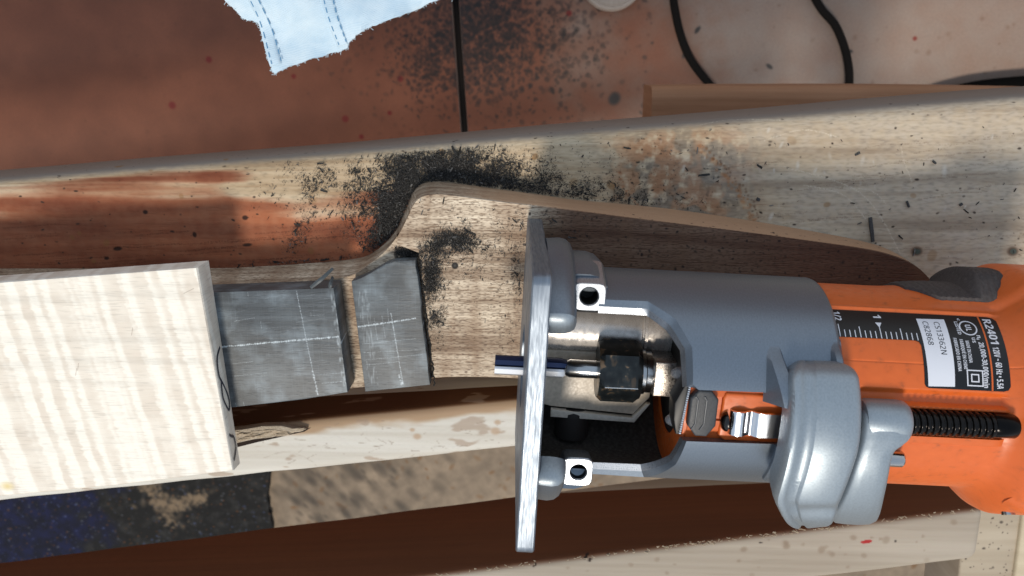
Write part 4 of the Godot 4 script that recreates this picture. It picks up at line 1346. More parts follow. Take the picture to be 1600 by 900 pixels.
func router_motor(r: Node3D, rng: RandomNumberGenerator):
	var ths := []
	var th := -180.0
	while th < 180.0:
		ths.append(th)
		th += 0.5 if (th > -70 and th < 14) else 3.0
	var mb := MB.new()
	var nx := 74
	var rows := []
	for k in nx + 1:
		var x := lerpf(42.0, 178.0, float(k) / nx)
		if k == 0: x = 44.0
		var rg := []
		for a in ths: rg.append(pc(x, a, motor_r(x, a) if x > 86 else minf(30.8, motor_r(x, a))))
		rows.append(rg)
	# slot region under the clamp keeps its plain radius
	for k in nx:
		var m := ths.size()
		for i in m:
			var j := (i + 1) % m
			mb.quad(rows[k][i], rows[k][j], rows[k + 1][j], rows[k + 1][i])
	mb.cap(rows[-1], false)
	put("motor_body", commit(mb, 34), M.orange, r)
	# rear cap ribs: raised lugs round the flange
	for q in [[-88, -72], [-60, -40], [36, 50]]:
		mb = MB.new()
		var rs := []
		for k in 7:
			var a := lerpf(q[0], q[1], k / 6.0)
			var e := sin(PI * k / 6.0)
			rs.append([pc(148 - 1.5 * e, a, 39.0), pc(150, a, 40.4 + 0.9 * e), pc(153, a, 41.2 + 1.2 * e), pc(180, a, 41.2 + 1.2 * e), pc(180, a, 39)])
		loft(mb, rs)
		put("cap_rib", commit(mb, 40), M.orange, r)
	mb = MB.new()
	var sc := pc(151.5, 54, 41.0)
	var dv := pc(0, 56, 1.0)
	tube(mb, [sc - dv * 2, sc + dv * 0.6], 2.0, 14)
	put("cap_screw", commit(mb, 30), M.steel, r)
	# rubber grip: ribbed band that rises to a hump at the cap
	mb = MB.new()
	var g := []
	for k in 61:
		var x := lerpf(116.0, 149.5, k / 60.0)
		var t1 := lerpf(-86.0, -69.5, smoothstep(116, 125, x))
		var rg := []
		for i in 15:
			var f := i / 14.0
			var a := lerpf(t1, -128.0, f)
			var base := motor_r(minf(x, 137.0), a) + 0.7 + 5.4 * smoothstep(135.0, 138.5, x) * smoothstep(-72.0, -90.0, a)
			var rib := 0.45 * (0.5 + 0.5 * sin(x * TAU / 2.15)) * smoothstep(0.0, 0.12, f)
			var ed := smoothstep(0.0, 0.05, f) * smoothstep(0.0, 0.04, k / 60.0) * (1.0 - smoothstep(0.97, 1.0, k / 60.0))
			rg.append(pc(x, a, lerpf(31.0, base + rib, ed)))
		g.append(rg)
	for k in 60:
		for i in 14: mb.quad(g[k][i], g[k + 1][i], g[k + 1][i + 1], g[k][i + 1])
	put("rubber_grip", commit(mb, 45), M.rubber, r)
	# depth screw: long black thread with a plain tip
	mb = MB.new()
	var rows2 := []
	var sr := 3.9
	for k in 241:
		var x := lerpf(92.0, 133.6, k / 240.0)
		var rg := []
		for m in 24:
			var a := TAU * m / 24
			var s := 0.5 + 0.5 * cos(TAU * (x / 1.95) - a)
			var rr := sr - 0.75 + 0.75 * smoothstep(0.1, 0.7, s)
			rg.append(Vector3(x, 34.9 + rr * cos(a), -1.2 + rr * sin(a)))
		rows2.append(rg)
	loft(mb, rows2)
	put("depth_screw", commit(mb, 50), plain(Color(0.16, 0.15, 0.145), 0.2, 0.9), r)
	mb = MB.new()
	lathe_x(mb, [[133.4, 3.3], [134.2, 3.6], [139.8, 3.6], [140.4, 3.2]], 34.9, -1.2, 24)
	put("screw_tip", commit(mb, 40), plain(Color(0.10, 0.095, 0.095), 0.2, 0.9), r)

# ------------------------------------------------------------------ rating label, wrapped on the motor
func patch(mb: MB, o: PackedVector2Array, rad: float):       # (x, theta) outline laid on the cylinder
	var lo := 1e9
	var hi := -1e9
	for v in o: lo = minf(lo, v.y); hi = maxf(hi, v.y)
	var k := floorf(lo)
	while k < hi:
		for pg in Geometry2D.intersect_polygons(o, PackedVector2Array([Vector2(-500, k), Vector2(500, k), Vector2(500, k + 1), Vector2(-500, k + 1)])):
			var t := Geometry2D.triangulate_polygon(pg)
			for i in range(0, t.size(), 3):
				var a := pg[t[i]]; var b := pg[t[i + 1]]; var c := pg[t[i + 2]]
				mb.tri_n(pc(a.x, a.y, rad), pc(b.x, b.y, rad), pc(c.x, c.y, rad), pc(0, a.y, 1), pc(0, b.y, 1), pc(0, c.y, 1))
		k += 1.0

func text_on(mb: MB, s: String, x: float, t0: float, t1: float, cap_mm: float, bold: bool, rad: float):   # reads round the barrel; letter tops towards +x
	var tm := TextMesh.new()
	var f := SystemFont.new()
	f.font_names = PackedStringArray(["Droid Sans"])
	f.font_weight = 700 if bold else 400
	tm.font = f
	tm.text = s
	tm.font_size = 64
	tm.pixel_size = 0.01
	tm.depth = 0.0
	tm.curve_step = 4.0
	var ar := tm.get_mesh_arrays()
	if ar.is_empty(): return
	var vs: PackedVector3Array = ar[Mesh.ARRAY_VERTEX]
	var ix: PackedInt32Array = ar[Mesh.ARRAY_INDEX] if ar[Mesh.ARRAY_INDEX] != null else PackedInt32Array(range(vs.size()))
	var x0 := 1e9
	var x1 := -1e9
	for v in vs: x0 = minf(x0, v.x); x1 = maxf(x1, v.x)
	var base := 0.0
	var capu := 0.457     # cap height of 64 px type at this pixel size
	var lowest := 1e9
	for v in vs: lowest = minf(lowest, v.y)
	base = lowest if not ("," in s or "Q" in s) else lowest + 0.09
	for i in range(0, ix.size(), 3):
		var q := []
		for e in 3:
			var v := vs[ix[i + e]]
			var th := lerpf(t0, t1, (v.x - x0) / (x1 - x0))
			q.append([pc(x + (v.y - base) / capu * cap_mm, th, rad), pc(0, th, 1)])
		mb.tri_n(q[0][0], q[1][0], q[2][0], q[0][1], q[1][1], q[2][1])

func ring_patch(mb: MB, x: float, t: float, r0: float, r1: float, rad: float, sq := false):
	var deg := 1.0 / (rad * PI / 180.0)
	var n := 4 if sq else 36
	for k in n:
		var a0 := TAU * (k + (0.5 if sq else 0.0)) / n
		var a1 := TAU * (k + 1 + (0.5 if sq else 0.0)) / n
		var o := PackedVector2Array()
		for q in [[r0, a0], [r1, a0], [r1, a1], [r0, a1]]: o.append(Vector2(x + q[0] * cos(q[1]), t + q[0] * sin(q[1]) * deg))
		patch(mb, o, rad)

func router_label(r: Node3D):
	var R := 33.02
	var mb := MB.new()
	var o := PackedVector2Array()
	for q in [[86, -62.3], [136.8, -62.3], [138.4, -61.6], [139.3, -59.6], [139.3, -21.6], [138.6, -19.6], [137.2, -18.9], [114.6, -18.9], [113.7, -19.6], [113.3, -21], [113.3, -41.5], [112.8, -43.4], [111.6, -44.2], [86, -44.2]]: o.append(Vector2(q[0], q[1]))
	patch(mb, o, R)
	var lb := put("rating_label", commit(mb), plain(Color(0.035, 0.035, 0.04), 0.35), r)
	mb = MB.new()
	patch(mb, PackedVector2Array([Vector2(114.0, -58.3), Vector2(122.8, -58.8), Vector2(122.4, -20.2), Vector2(114.4, -19.8)]), R + 0.06)
	put("serial_sticker", commit(mb), plain(Color(0.86, 0.87, 0.90), 0.5), lb)
	mb = MB.new()
	patch(mb, PackedVector2Array([Vector2(133.7, -62.2), Vector2(134.2, -62.2), Vector2(134.0, -19.0), Vector2(133.5, -19.0)]), R + 0.05)
	put("orange_stripe", commit(mb), M.orange, lb)
	var ink := MB.new()
	text_on(ink, "CS13362N", 119.0, -56.6, -37.0, 1.75, false, R + 0.1)
	text_on(ink, "C82868", 115.5, -56.6, -42.0, 1.75, false, R + 0.1)
	put("serial_print", commit(ink), plain(Color(0.05, 0.05, 0.06), 0.5), lb)
	var wh := MB.new()
	var P := R + 0.07
	text_on(wh, "R2401", 135.0, -60.4, -44.4, 2.5, true, P)
	text_on(wh, "120V ~ 60 Hz • 5.5A", 135.1, -42.6, -20.2, 1.9, true, P)
	text_on(wh, "n", 131.2, -49.2, -47.6, 1.4, true, P)
	text_on(wh, "0", 130.9, -47.3, -46.5, 0.8, true, P)
	text_on(wh, "20,000-30,000/min", 131.2, -45.0, -20.4, 1.55, true, P)
	text_on(wh, "MADE IN CHINA", 127.2, -45.5, -33.2, 1.05, true, P)
	text_on(wh, "FABRIQUÉ EN CHINE", 125.4, -46.2, -29.6, 1.05, true, P)
	text_on(wh, "FABRICADO EN CHINA", 123.6, -46.8, -28.4, 1.05, true, P)
	text_on(wh, "LISTED", 125.6, -57.6, -49.2, 1.05, true, P)
	text_on(wh, "c", 127.0, -60.0, -58.4, 0.9, true, P)
	text_on(wh, "US", 129.4, -47.6, -44.6, 1.0, true, P)
	text_on(wh, "UL", 128.6, -55.8, -51.6, 1.7, true, P)
	ring_patch(wh, 129.4, -53.7, 2.35, 2.75, P)
	ring_patch(wh, 128.6, -25.2, 3.0, 3.5, P, true)
	ring_patch(wh, 128.6, -25.2, 1.25, 1.75, P, true)
	text_on(wh, "1/2", 88.2, -60.6, -54.4, 2.2, true, P)
	text_on(wh, "1", 100.6, -59.8, -57.4, 2.4, true, P)
	put("label_print", commit(wh), plain(Color(0.84, 0.85, 0.88), 0.5), lb)
	# depth scale: sixteenths, long marks at the half and the inch
	mb = MB.new()
	for k in 16:
		var x := 88.9 + k * 1.585
		var l := 4.2
		if k % 4 == 0: l = 6.6
		if k % 8 == 0: l = 7.6
		if k == 9 - 0: l = 4.2
		patch(mb, PackedVector2Array([Vector2(x - 0.13, -44.4 - l), Vector2(x + 0.13, -44.4 - l), Vector2(x + 0.13, -44.3), Vector2(x - 0.13, -44.3)]), P)
	patch(mb, PackedVector2Array([Vector2(100.6, -54.2), Vector2(102.6, -54.2), Vector2(101.72, -51.4), Vector2(101.45, -51.4)]), P)
	put("scale_marks", commit(mb), plain(Color(0.84, 0.85, 0.88), 0.5), lb)

# ------------------------------------------------------------------ clamp lever, bracket, button, clip
func band(rows: Array, prof: Array, thick: float) -> Array:      # rows: [x0, x1, theta0, theta1, r]; prof: [f across, lift]
	var rs := []
	for q in rows:
		var rg := []
		for e in prof:
			rg.append(pc(lerpf(q[0], q[1], e[0]), lerpf(q[2], q[3], e[0]), q[4] + e[1]))
		rg.append(pc(lerpf(q[0], q[1], 1.0), q[3], q[4] - thick)); rg.append(pc(q[0], q[2], q[4] - thick))
		rs.append(rg)
	return rs

func dense_rows(rows: Array, per: int) -> Array:
	var out := []
	for i in rows.size() - 1:
		for k in per:
			var row := []
			var f := float(k) / per
			for c in 5: row.append(cubic_interpolate(rows[i][c], rows[i + 1][c], rows[maxi(i - 1, 0)][c], rows[mini(i + 2, rows.size() - 1)][c], f))
			out.append(row)
	out.append(rows[-1])
	return out

func router_clamp(r: Node3D):
	var prof := [[0.0, -3.4], [0.015, -1.2], [0.05, -0.1], [0.10, 0.15], [0.155, -0.2], [0.20, -0.9], [0.31, -0.75], [0.345, 0.0], [0.36, 0.15], [0.88, 0.1], [0.95, -0.35], [0.985, -1.2], [1.0, -3.2]]
	var rows := [[74.2, 86.5, -29.0, -29.4, 36.4], [72.0, 89.2, -26.2, -26.8, 39.2], [70.6, 90.3, -22.5, -23.3, 41.4], [70.0, 90.5, -18.0, -19.0, 42.6], [69.6, 90.5, -6.5, -7.5, 45.0], [69.0, 90.2, 4.7, 3.5, 47.0], [68.7, 89.4, 13.0, 12.6, 48.0], [68.4, 88.8, 21.5, 20.5, 48.9], [68.8, 88.6, 27.5, 25.5, 49.4], [71.2, 89.1, 33.3, 30.8, 49.7], [75.4, 89.6, 42.0, 36.5, 50.0], [80.5, 90.1, 49.5, 42.5, 49.6], [82.0, 89.6, 52.5, 46.0, 47.2]]
	var mb := MB.new()
	var dr := dense_rows(rows, 5)
	var bandr := band(dr, prof, 8.0)
	# finger dish near the free end
	for i in bandr.size():
		var f := float(i) / (bandr.size() - 1)
		var dish := exp(-pow((f - 0.74) / 0.045, 2.0)) * 0.7
		for k in range(6, 12):
			var v: Vector3 = bandr[i][k]
			var rad := Vector3(0, v.y, v.z).normalized()
			bandr[i][k] = v - rad * dish
	loft(mb, bandr)
	put("clamp_lever", commit(mb, 42), M.cast_bright, r)
	# bracket beside the lever
	rows = [[93.4, 106.4, -9.5, -9.0, 37.0], [92.6, 107.0, -6.0, -5.6, 40.4], [92.2, 107.2, 1.1, 1.6, 41.8], [92.0, 105.2, 4.8, 5.0, 42.4], [91.6, 102.7, 9.0, 8.2, 43.0], [91.0, 102.4, 17.3, 14.9, 44.0], [91.0, 104.0, 31.2, 29.5, 45.0], [91.2, 106.6, 44.0, 43.5, 46.0], [92.8, 108.0, 52.0, 52.0, 46.6], [96.0, 107.6, 58.0, 57.0, 46.0], [97.5, 105.6, 62.0, 60.5, 43.0]]
	var prof2 := [[0.0, -3.0], [0.03, -0.8], [0.1, 0.0], [0.3, 0.25], [0.6, 0.3], [0.85, 0.0], [0.95, -0.7], [1.0, -2.6]]
	mb = MB.new()
	loft(mb, band(dense_rows(rows, 5), prof2, 7.0))
	put("clamp_bracket", commit(mb, 42), M.cast_bright, r)
	# boss round the screw
	mb = MB.new()
	lathe_x(mb, [[93.2, 4.6], [93.8, 6.0], [95, 6.6], [104.5, 6.6], [106.2, 6.3], [107.2, 5.5], [107.4, 4.0]], 35.2, -1.0, 36)
	put("screw_boss", commit(mb, 40), M.cast_bright, r)
	mb = MB.new()
	lathe_x(mb, [[88, 4.3], [94.0, 4.3]], 35.6, 0.6, 24)
	put("pivot_shaft", commit(mb, 40), M.black, r)
	mb = MB.new()
	var pq := pc(0, 18.5, 36.0)
	lathe_x(mb, [[100, 2.5], [108.6, 2.5], [109.2, 2.0]], pq.y, pq.z, 22)
	put("hinge_pin", commit(mb, 40), M.steel, r)
	# deck under the slot: orange sill that carries button and clip
	mb = MB.new()
	prism(mb, v2([[42.6, -7.4], [80, -7.6], [80, 9.2], [42.6, 8.8]]), 24, 29.8, 0.5, 2)
	put("slot_sill", commit(mb, 30), M.orange, r)
	# locking button: eight-sided grey pad with two grooves
	mb = MB.new()
	var pad := v2([[43.4, -4.2], [45.6, -7.0], [49.4, -7.0], [51.8, -4.2], [51.8, 4.2], [49.4, 7.8], [46.0, 7.8], [43.4, 4.6]])
	prism(mb, pad, 29, 33.2, 0.7, 3)
	put("lock_button", commit(mb, 35), mottled(Color(0.20, 0.205, 0.215), 0.08, 0.5, 0.0, 8.0, 0.003, 103), r)
	mb = MB.new()
	for q in [45.4, 48.0]:
		tube(mb, [Vector3(q - 0.6, 33.25, -5.2), Vector3(q + 0.2, 33.25, -4.0), Vector3(q + 0.1, 33.25, 3.6), Vector3(q - 1.0, 33.25, 5.6)], 0.32, 8)
	put("button_ridge", commit(mb, 50), plain(Color(0.30, 0.305, 0.315), 0.35), r)
	mb = MB.new()
	prism(mb, v2([[39.2, -1.6], [41.8, -8.0], [43.6, -8.0], [42.2, 8.4], [40.6, 8.4], [39.4, 3.6]]), 22, 31.0, 0.5, 2)
	put("button_housing", commit(mb, 30), plain(Color(0.10, 0.095, 0.095), 0.45), r)
	mb = MB.new()
	for k in 22:
		var z := lerpf(-7.4, 7.6, k / 21.0)
		var x := lerpf(42.6, 41.2, k / 21.0)
		prism(mb, v2([[x, z - 0.26], [x + 0.75, z - 0.26], [x + 0.75, z + 0.26], [x, z + 0.26]]), 30, 32.0, 0.12, 1)
	put("serrated_strip", commit(mb, 30), M.chrome, r)
	# orange carrier with the sprung steel clip and its screw
	mb = MB.new()
	prism(mb, v2([[54.4, -5.8], [72.5, -5.8], [76, 9.6], [55.4, 9.6], [53.4, 8.2], [53.6, -4.2]]), 28, 31.2, 0.8, 3)
	put("clip_carrier", commit(mb, 35), M.orange, r)
	mb = MB.new()
	var wave := smooth_line([Vector2(56.0, 31.6), Vector2(57.0, 33.2), Vector2(59.5, 33.7), Vector2(61.4, 32.6), Vector2(62.6, 32.4), Vector2(64.2, 33.6), Vector2(67.5, 34.0), Vector2(72.0, 33.6), Vector2(78, 33)], 5)
	var rs := []
	for v in wave:
		rs.append([Vector3(v.x, v.y - 0.7, -0.9), Vector3(v.x, v.y, -0.7), Vector3(v.x, v.y, 6.9), Vector3(v.x, v.y - 0.7, 7.1)])
	loft(mb, rs)
	put("spring_clip", commit(mb, 45), M.chrome, r)
	mb = MB.new()
	var sp := []
	for k in 7:
		var a := PI / 2 * k / 6
		sp.append([53.2 + 2.0 * (1 - cos(a)), maxf(0.05, 3.0 * sin(a))])
	lathe_x(mb, sp, 32.0, 3.0, 20)
	put("clip_screw", commit(mb, 40), plain(Color(0.25, 0.25, 0.25), 0.25, 1.0), r)

# ------------------------------------------------------------------ dust, chips, cloth, cable, lid
func clumps(rng: RandomNumberGenerator, blobs: Array, count: int, fn: FastNoiseLite, ok: Callable) -> Array:
	var out := []
	var tries := 0
	var total := 0.0
	for b in blobs: total += b[4]
	while out.size() < count and tries < count * 12:
		tries += 1
		var pick := rng.randf() * total
		var b: Array = blobs[0]
		for q in blobs:
			pick -= q[4]
			if pick <= 0: b = q; break
		var a := deg_to_rad(b[5])
		var g := Vector2(rng.randfn(0, 1) * b[2], rng.randfn(0, 1) * b[3]).rotated(a)
		var p := Vector2(b[0], b[1]) + g
		if fn.get_noise_2d(p.x, p.y) + rng.randf_range(-0.25, 0.55) < b[6]: continue
		var y: float = ok.call(p)
		if y < -900.0: continue
		out.append(Vector3(p.x, y, p.y))
	return out

func far_edge(x: float) -> float: return 29.9 - (x + 32) * 0.083

var neck_poly := PackedVector2Array()

func build_small():
	var rng := RandomNumberGenerator.new(); rng.seed = 91
	var np := [[-230, 80.0], [-114.8, 78.6], [-85.7, 76.2], [-73.0, 74.5], [-67.0, 72.0], [-61.0, 67.1], [-57.2, 62.2], [-53.8, 55.2], [-51.0, 49.0], [-48.4, 45.6], [-44.3, 44.0], [-36.8, 44.1], [-18.2, 46.6], [12.9, 50.7], [45.4, 53.6], [77.9, 58.0], [105.8, 62.7], [132.6, 68.7], [143.0, 74.1], [151.1, 80.6], [158.0, 94], [146, 124], [-230, 146]]
	neck_poly = v2(np)
	var head := v2([[-47.0, 72.5], [-55, 66], [-51, 57.5], [-47.5, 51.0], [-44.5, 48.6], [-35.2, 48.0], [-5.0, 51.8], [43.5, 57.5], [100, 64.6], [137, 73], [148, 84], [140, 108], [-42, 119]])
	var fn := FastNoiseLite.new()
	fn.seed = 4; fn.frequency = 0.09; fn.fractal_octaves = 3
	# [x, z, sx, sz, weight, turn, threshold]
	var on_plank := [[-58, 47, 11, 8, 5.2, -20, -0.05], [-59, 58, 4, 8, 3.0, 25, -0.5], [-52, 46, 5, 7, 3.0, 20, -0.5], [-36, 40, 9, 3.5, 2.6, 5, -0.5], [-10, 45.5, 12, 2.0, 1.4, 6, -0.3], [-88, 47, 8, 7, 1.6, 0, 0.28], [-56, 56, 5.5, 9, 2.6, 20, -0.4], [-26, 39, 12, 4.2, 4.0, 6, -0.2], [-42, 38, 8, 5, 2.0, 0, -0.2], [4, 45, 15, 3.0, 1.7, 6, 0.05], [34, 50, 13, 2.2, 0.7, 5, 0.1], [-5, 37, 20, 6, 0.9, 0, 0.35], [-66, 66, 5, 6, 1.1, -30, 0.0], [-90, 76, 20, 0.5, 0.22, -4, -0.2], [-97, 66, 2.0, 4.5, 0.22, 40, -0.2], [45, 40, 18, 10, 0.28, 0, 0.2], [-70, 48, 28, 12, 0.6, 0, 0.35]]
	var pts := clumps(rng, on_plank, 44000, fn, func(p: Vector2) -> float:
		if Geometry2D.is_point_in_polygon(p, neck_poly): return -999.0
		var e := p.y - far_edge(p.x)
		if e < 1.5: return -999.0
		return 0.0 if e > 5.4 else -7.0 + sqrt(maxf(0.0, 49.0 - pow(5.4 - e, 2.0))))
	for q in pts: q = q
	scatter("sawdust", "heap and sprinkle of black ebony sawdust on the plank against the headstock edge", pts, rng, 0.52)
	var on_neck := [[-51.5, 69.6, 2.6, 1.1, 0.9, 0, -0.9], [-37, 66, 4.5, 2.6, 1.6, -25, -0.1], [-30, 64.5, 5, 2.2, 0.8, -10, 0.1], [-42.5, 78, 2.2, 5.5, 1.5, 6, -0.05], [-40.5, 92, 2.0, 8, 0.8, 4, 0.05], [-24, 68, 6, 6, 0.5, 0, 0.3], [-20, 75, 14, 12, 0.35, 0, 0.35], [5, 58, 12, 4, 0.3, 5, 0.2], [-35, 58, 8, 6, 0.2, 0, 0.3], [-8, 90, 5, 14, 0.25, 0, 0.2], [-9.5, 72, 1.6, 10, 0.25, 0, 0.0], [60, 62, 40, 7, 0.1, 3, 0.2]]
	pts = clumps(rng, on_neck, 17000, fn, func(p: Vector2) -> float:
		if p.x < -46.6 and p.x > -56.5 and p.y > 67.0 and p.y < 71.9: return 13.0
		return 16.0 if Geometry2D.is_point_in_polygon(p, head) and p.x > -47.5 + (p.y - 71) * 0.09 else -999.0)
	scatter("sawdust", "black ebony sawdust strewn on the pale headstock face beside the second dark slab", pts, rng, 0.42)
	# loose flakes thinly spread over the right of the plank
	pts = []
	for k in 115:
		var p := Vector2(rng.randf_range(40, 200), rng.randf_range(16, 92))
		if Geometry2D.is_point_in_polygon(p, neck_poly) or p.y - far_edge(p.x) < 9: continue
		pts.append(Vector3(p.x, 0, p.y))
	scatter("sawdust", "sparse black flakes scattered over the pale right half of the plank", pts, rng, 1.15)
	# the larger chips one can pick out
	var chips := [[127.3, 62, 1.4, 9.8, 1.35, "largest black ebony sliver, lying beside the headstock tip"], [83, 50.5, 1.3, 1.4, 0.4, "stubby black chip on the plank above the middle of the headstock edge"], [140, 52, 0.8, 2.6, 1.1, "short black chip upright beside the largest sliver, towards the plank's right"], [119, 33, 0.6, 2.0, 2.6, "thin black chip in the pale middle of the plank"], [160, 52, 0.9, 1.3, 2.4, "small square black chip nearest the filled nail hole"], [148, 36, 0.8, 1.6, 0.6, "three-cornered black chip near the plank's right end"]]
	for q in chips:
		var mb := MB.new()
		var a: float = q[4]
		var o := PackedVector2Array()
		for e in [[-0.5, -0.5], [0.42, -0.5], [0.5, -0.2], [0.46, 0.5], [-0.38, 0.5], [-0.5, 0.1]]: o.append(Vector2(q[0], q[1]) + Vector2(e[1] * q[3], e[0] * q[2]).rotated(a))
		prism(mb, o, 0.1, 1.0, 0.2, 2)
		var ob := put("ebony_chip", commit(mb, 30), mottled(Color(0.12, 0.12, 0.125), 0.25, 0.5, 0.0, 4.0, 0.01, 120), self)
		tag(ob, q[5], "wood chip", "ebony chips on the plank")
	# two pared curls on the fingerboard's far edge
	for q in [[-86.0, 80.5, -77.8, 73.6, "long grey ebony shaving leaning out from the fingerboard edge"], [-79.0, 80.6, -78.0, 76.8, "short grey ebony shaving beside the fingerboard corner"]]:
		var mb := MB.new()
		var a := Vector3(q[0], 26.3, q[1])
		var b := Vector3(q[2], 24.0, q[3])
		var path := smooth_line([a, a.lerp(b, 0.5) + Vector3(0.2, 1.5, 0), b], 5)
		var rs := []
		for k in path.size():
			var wd := 0.55 * (1.0 - 0.5 * absf(k / float(path.size() - 1) - 0.4))
			rs.append([path[k] + Vector3(-wd, 0, -wd), path[k] + Vector3(0, 0.35, 0), path[k] + Vector3(wd, 0.1, wd), path[k] + Vector3(0, -0.15, 0)])
		loft(mb, rs)
		var ob := put("ebony_shaving", commit(mb, 30), plain(Color(0.27, 0.29, 0.30), 0.4), self)
		tag(ob, q[4], "shaving", "shavings on the fingerboard")
	build_denim(rng)
	# black cable looped on the floor, another beside the bench foot
	var mb2 := MB.new()
	var cab := smooth_line([Vector3(101, -395, -150), Vector3(101, -395, -75), Vector3(106, -395, -38), Vector3(117, -395, -8), Vector3(134, -395, 14), Vector3(160, -395, 42), Vector3(196, -395, 62), Vector3(232, -395, 56), Vector3(248, -395, 26), Vector3(247, -395, 0), Vector3(235, -395, -28), Vector3(215, -395, -52), Vector3(180, -395, -120)], 7)
	tube(mb2, cab, 3.3, 12)
	tag(put("power_cable", commit(mb2, 60), plain(Color(0.10, 0.085, 0.075), 0.8, 0.0, 0.2)), "black rubber cable looping across the grey floor beyond the stretcher", "cable", "cables on the floor")
	mb2 = MB.new()
	cab = smooth_line([Vector3(470, -391, 10), Vector3(400, -391, 15), Vector3(340, -391, 22), Vector3(290, -391, 40), Vector3(262, -391, 70)], 7)
	tube(mb2, cab, 7.0, 12)
	tag(put("power_cable", commit(mb2, 60), plain(Color(0.04, 0.036, 0.034), 0.85, 0.0, 0.15)), "thicker straight black cable on the floor past the plank's right end", "cable", "cables on the floor")
	# pale round lid at the top edge
	mb2 = MB.new()
	var rsl := []
	for q in [[24.5, -399.4], [25.5, -398.6], [25.5, -391], [24.4, -389.6], [22.4, -389.6], [21.4, -391.2], [0.1, -391.4]]:
		var rg := []
		for k in 40: rg.append(Vector3(54 + q[0] * cos(TAU * k / 40), q[1], -66.5 + q[0] * sin(TAU * k / 40)))
		rsl.append(rg)
	loft(mb2, rsl)
	tag(put("jar_lid", commit(mb2, 40), mottled(Color(0.70, 0.62, 0.55), 0.06, 0.5, 0.1, 30.0)), "pale round lid lying on the floor at the top edge beside the cable", "lid")

func scatter(called: String, label: String, pts: Array, rng: RandomNumberGenerator, size: float):
	var mb := MB.new()
	# one curled flake
	var a := [Vector3(-0.5, 0, -0.2), Vector3(0, 0.14, -0.26), Vector3(0.5, 0.02, -0.16)]
	var b := [Vector3(-0.45, 0.04, 0.2), Vector3(0, 0.2, 0.24), Vector3(0.48, 0.05, 0.2)]
	for k in 2:
		mb.quad(a[k], a[k + 1], b[k + 1], b[k])
		mb.quad(a[k] - Vector3(0, 0.12, 0), b[k] - Vector3(0, 0.12, 0), b[k + 1] - Vector3(0, 0.12, 0), a[k + 1] - Vector3(0, 0.12, 0))
	mb.quad(a[0], b[0], b[0] - Vector3(0, 0.12, 0), a[0] - Vector3(0, 0.12, 0))
	mb.quad(b[2], a[2], a[2] - Vector3(0, 0.12, 0), b[2] - Vector3(0, 0.12, 0))
	mb.quad(b[0], b[1], b[1] - Vector3(0, 0.12, 0), b[0] - Vector3(0, 0.12, 0))
	mb.quad(a[1], a[0], a[0] - Vector3(0, 0.12, 0), a[1] - Vector3(0, 0.12, 0))
	var mm := MultiMesh.new()
	mm.transform_format = MultiMesh.TRANSFORM_3D
	mm.use_colors = true
	mm.mesh = commit(mb, 10)
	mm.instance_count = pts.size()
	for i in pts.size():
		var s: float = size * (exp(rng.randfn(-0.45, 0.55)) if rng.randf() < 0.45 else rng.randf_range(0.3, 0.7))
		if rng.randf() < 0.03: s *= 1.7
		var l := s * rng.randf_range(0.8, 2.2)
		var bs := Basis.from_euler(Vector3(rng.randfn(0, 0.35), rng.randf() * TAU, rng.randfn(0, 0.35))).scaled_local(Vector3(l, s * 0.8, s * 0.75))
		var pile := rng.randf() * rng.randf() * (1.6 if pts.size() > 1000 else 0.1)
		mm.set_instance_transform(i, Transform3D(bs, (pts[i] + Vector3(0, 0.12 + pile, 0)) * K))
		var v := rng.randf_range(0.018, 0.05) if rng.randf() < 0.86 else rng.randf_range(0.07, 0.16)
		mm.set_instance_color(i, Color(v, v * 0.95, v * 0.9))
	var o := MultiMeshInstance3D.new()
	o.multimesh = mm
	var m := plain(Color.WHITE, 0.75, 0.0, 0.25)
	m.vertex_color_use_as_albedo = true
	o.material_override = m
	o.name = nm(called)
	add_child(o, true)
	tag(o, label, "sawdust", "", "stuff")

func denim_y(x: float, z: float) -> float:
	return -20.0 + 1.7 * sin(x * 0.16 + z * 0.05) + 1.6 * sin(z * 0.22 - x * 0.07) + 0.5 * sin(x * 0.4 - z * 0.3) + 5.0 * smoothstep(-10.0, -40.0, z + (x + 80) * 0.25) * sin(x * 0.05 + 1.5)

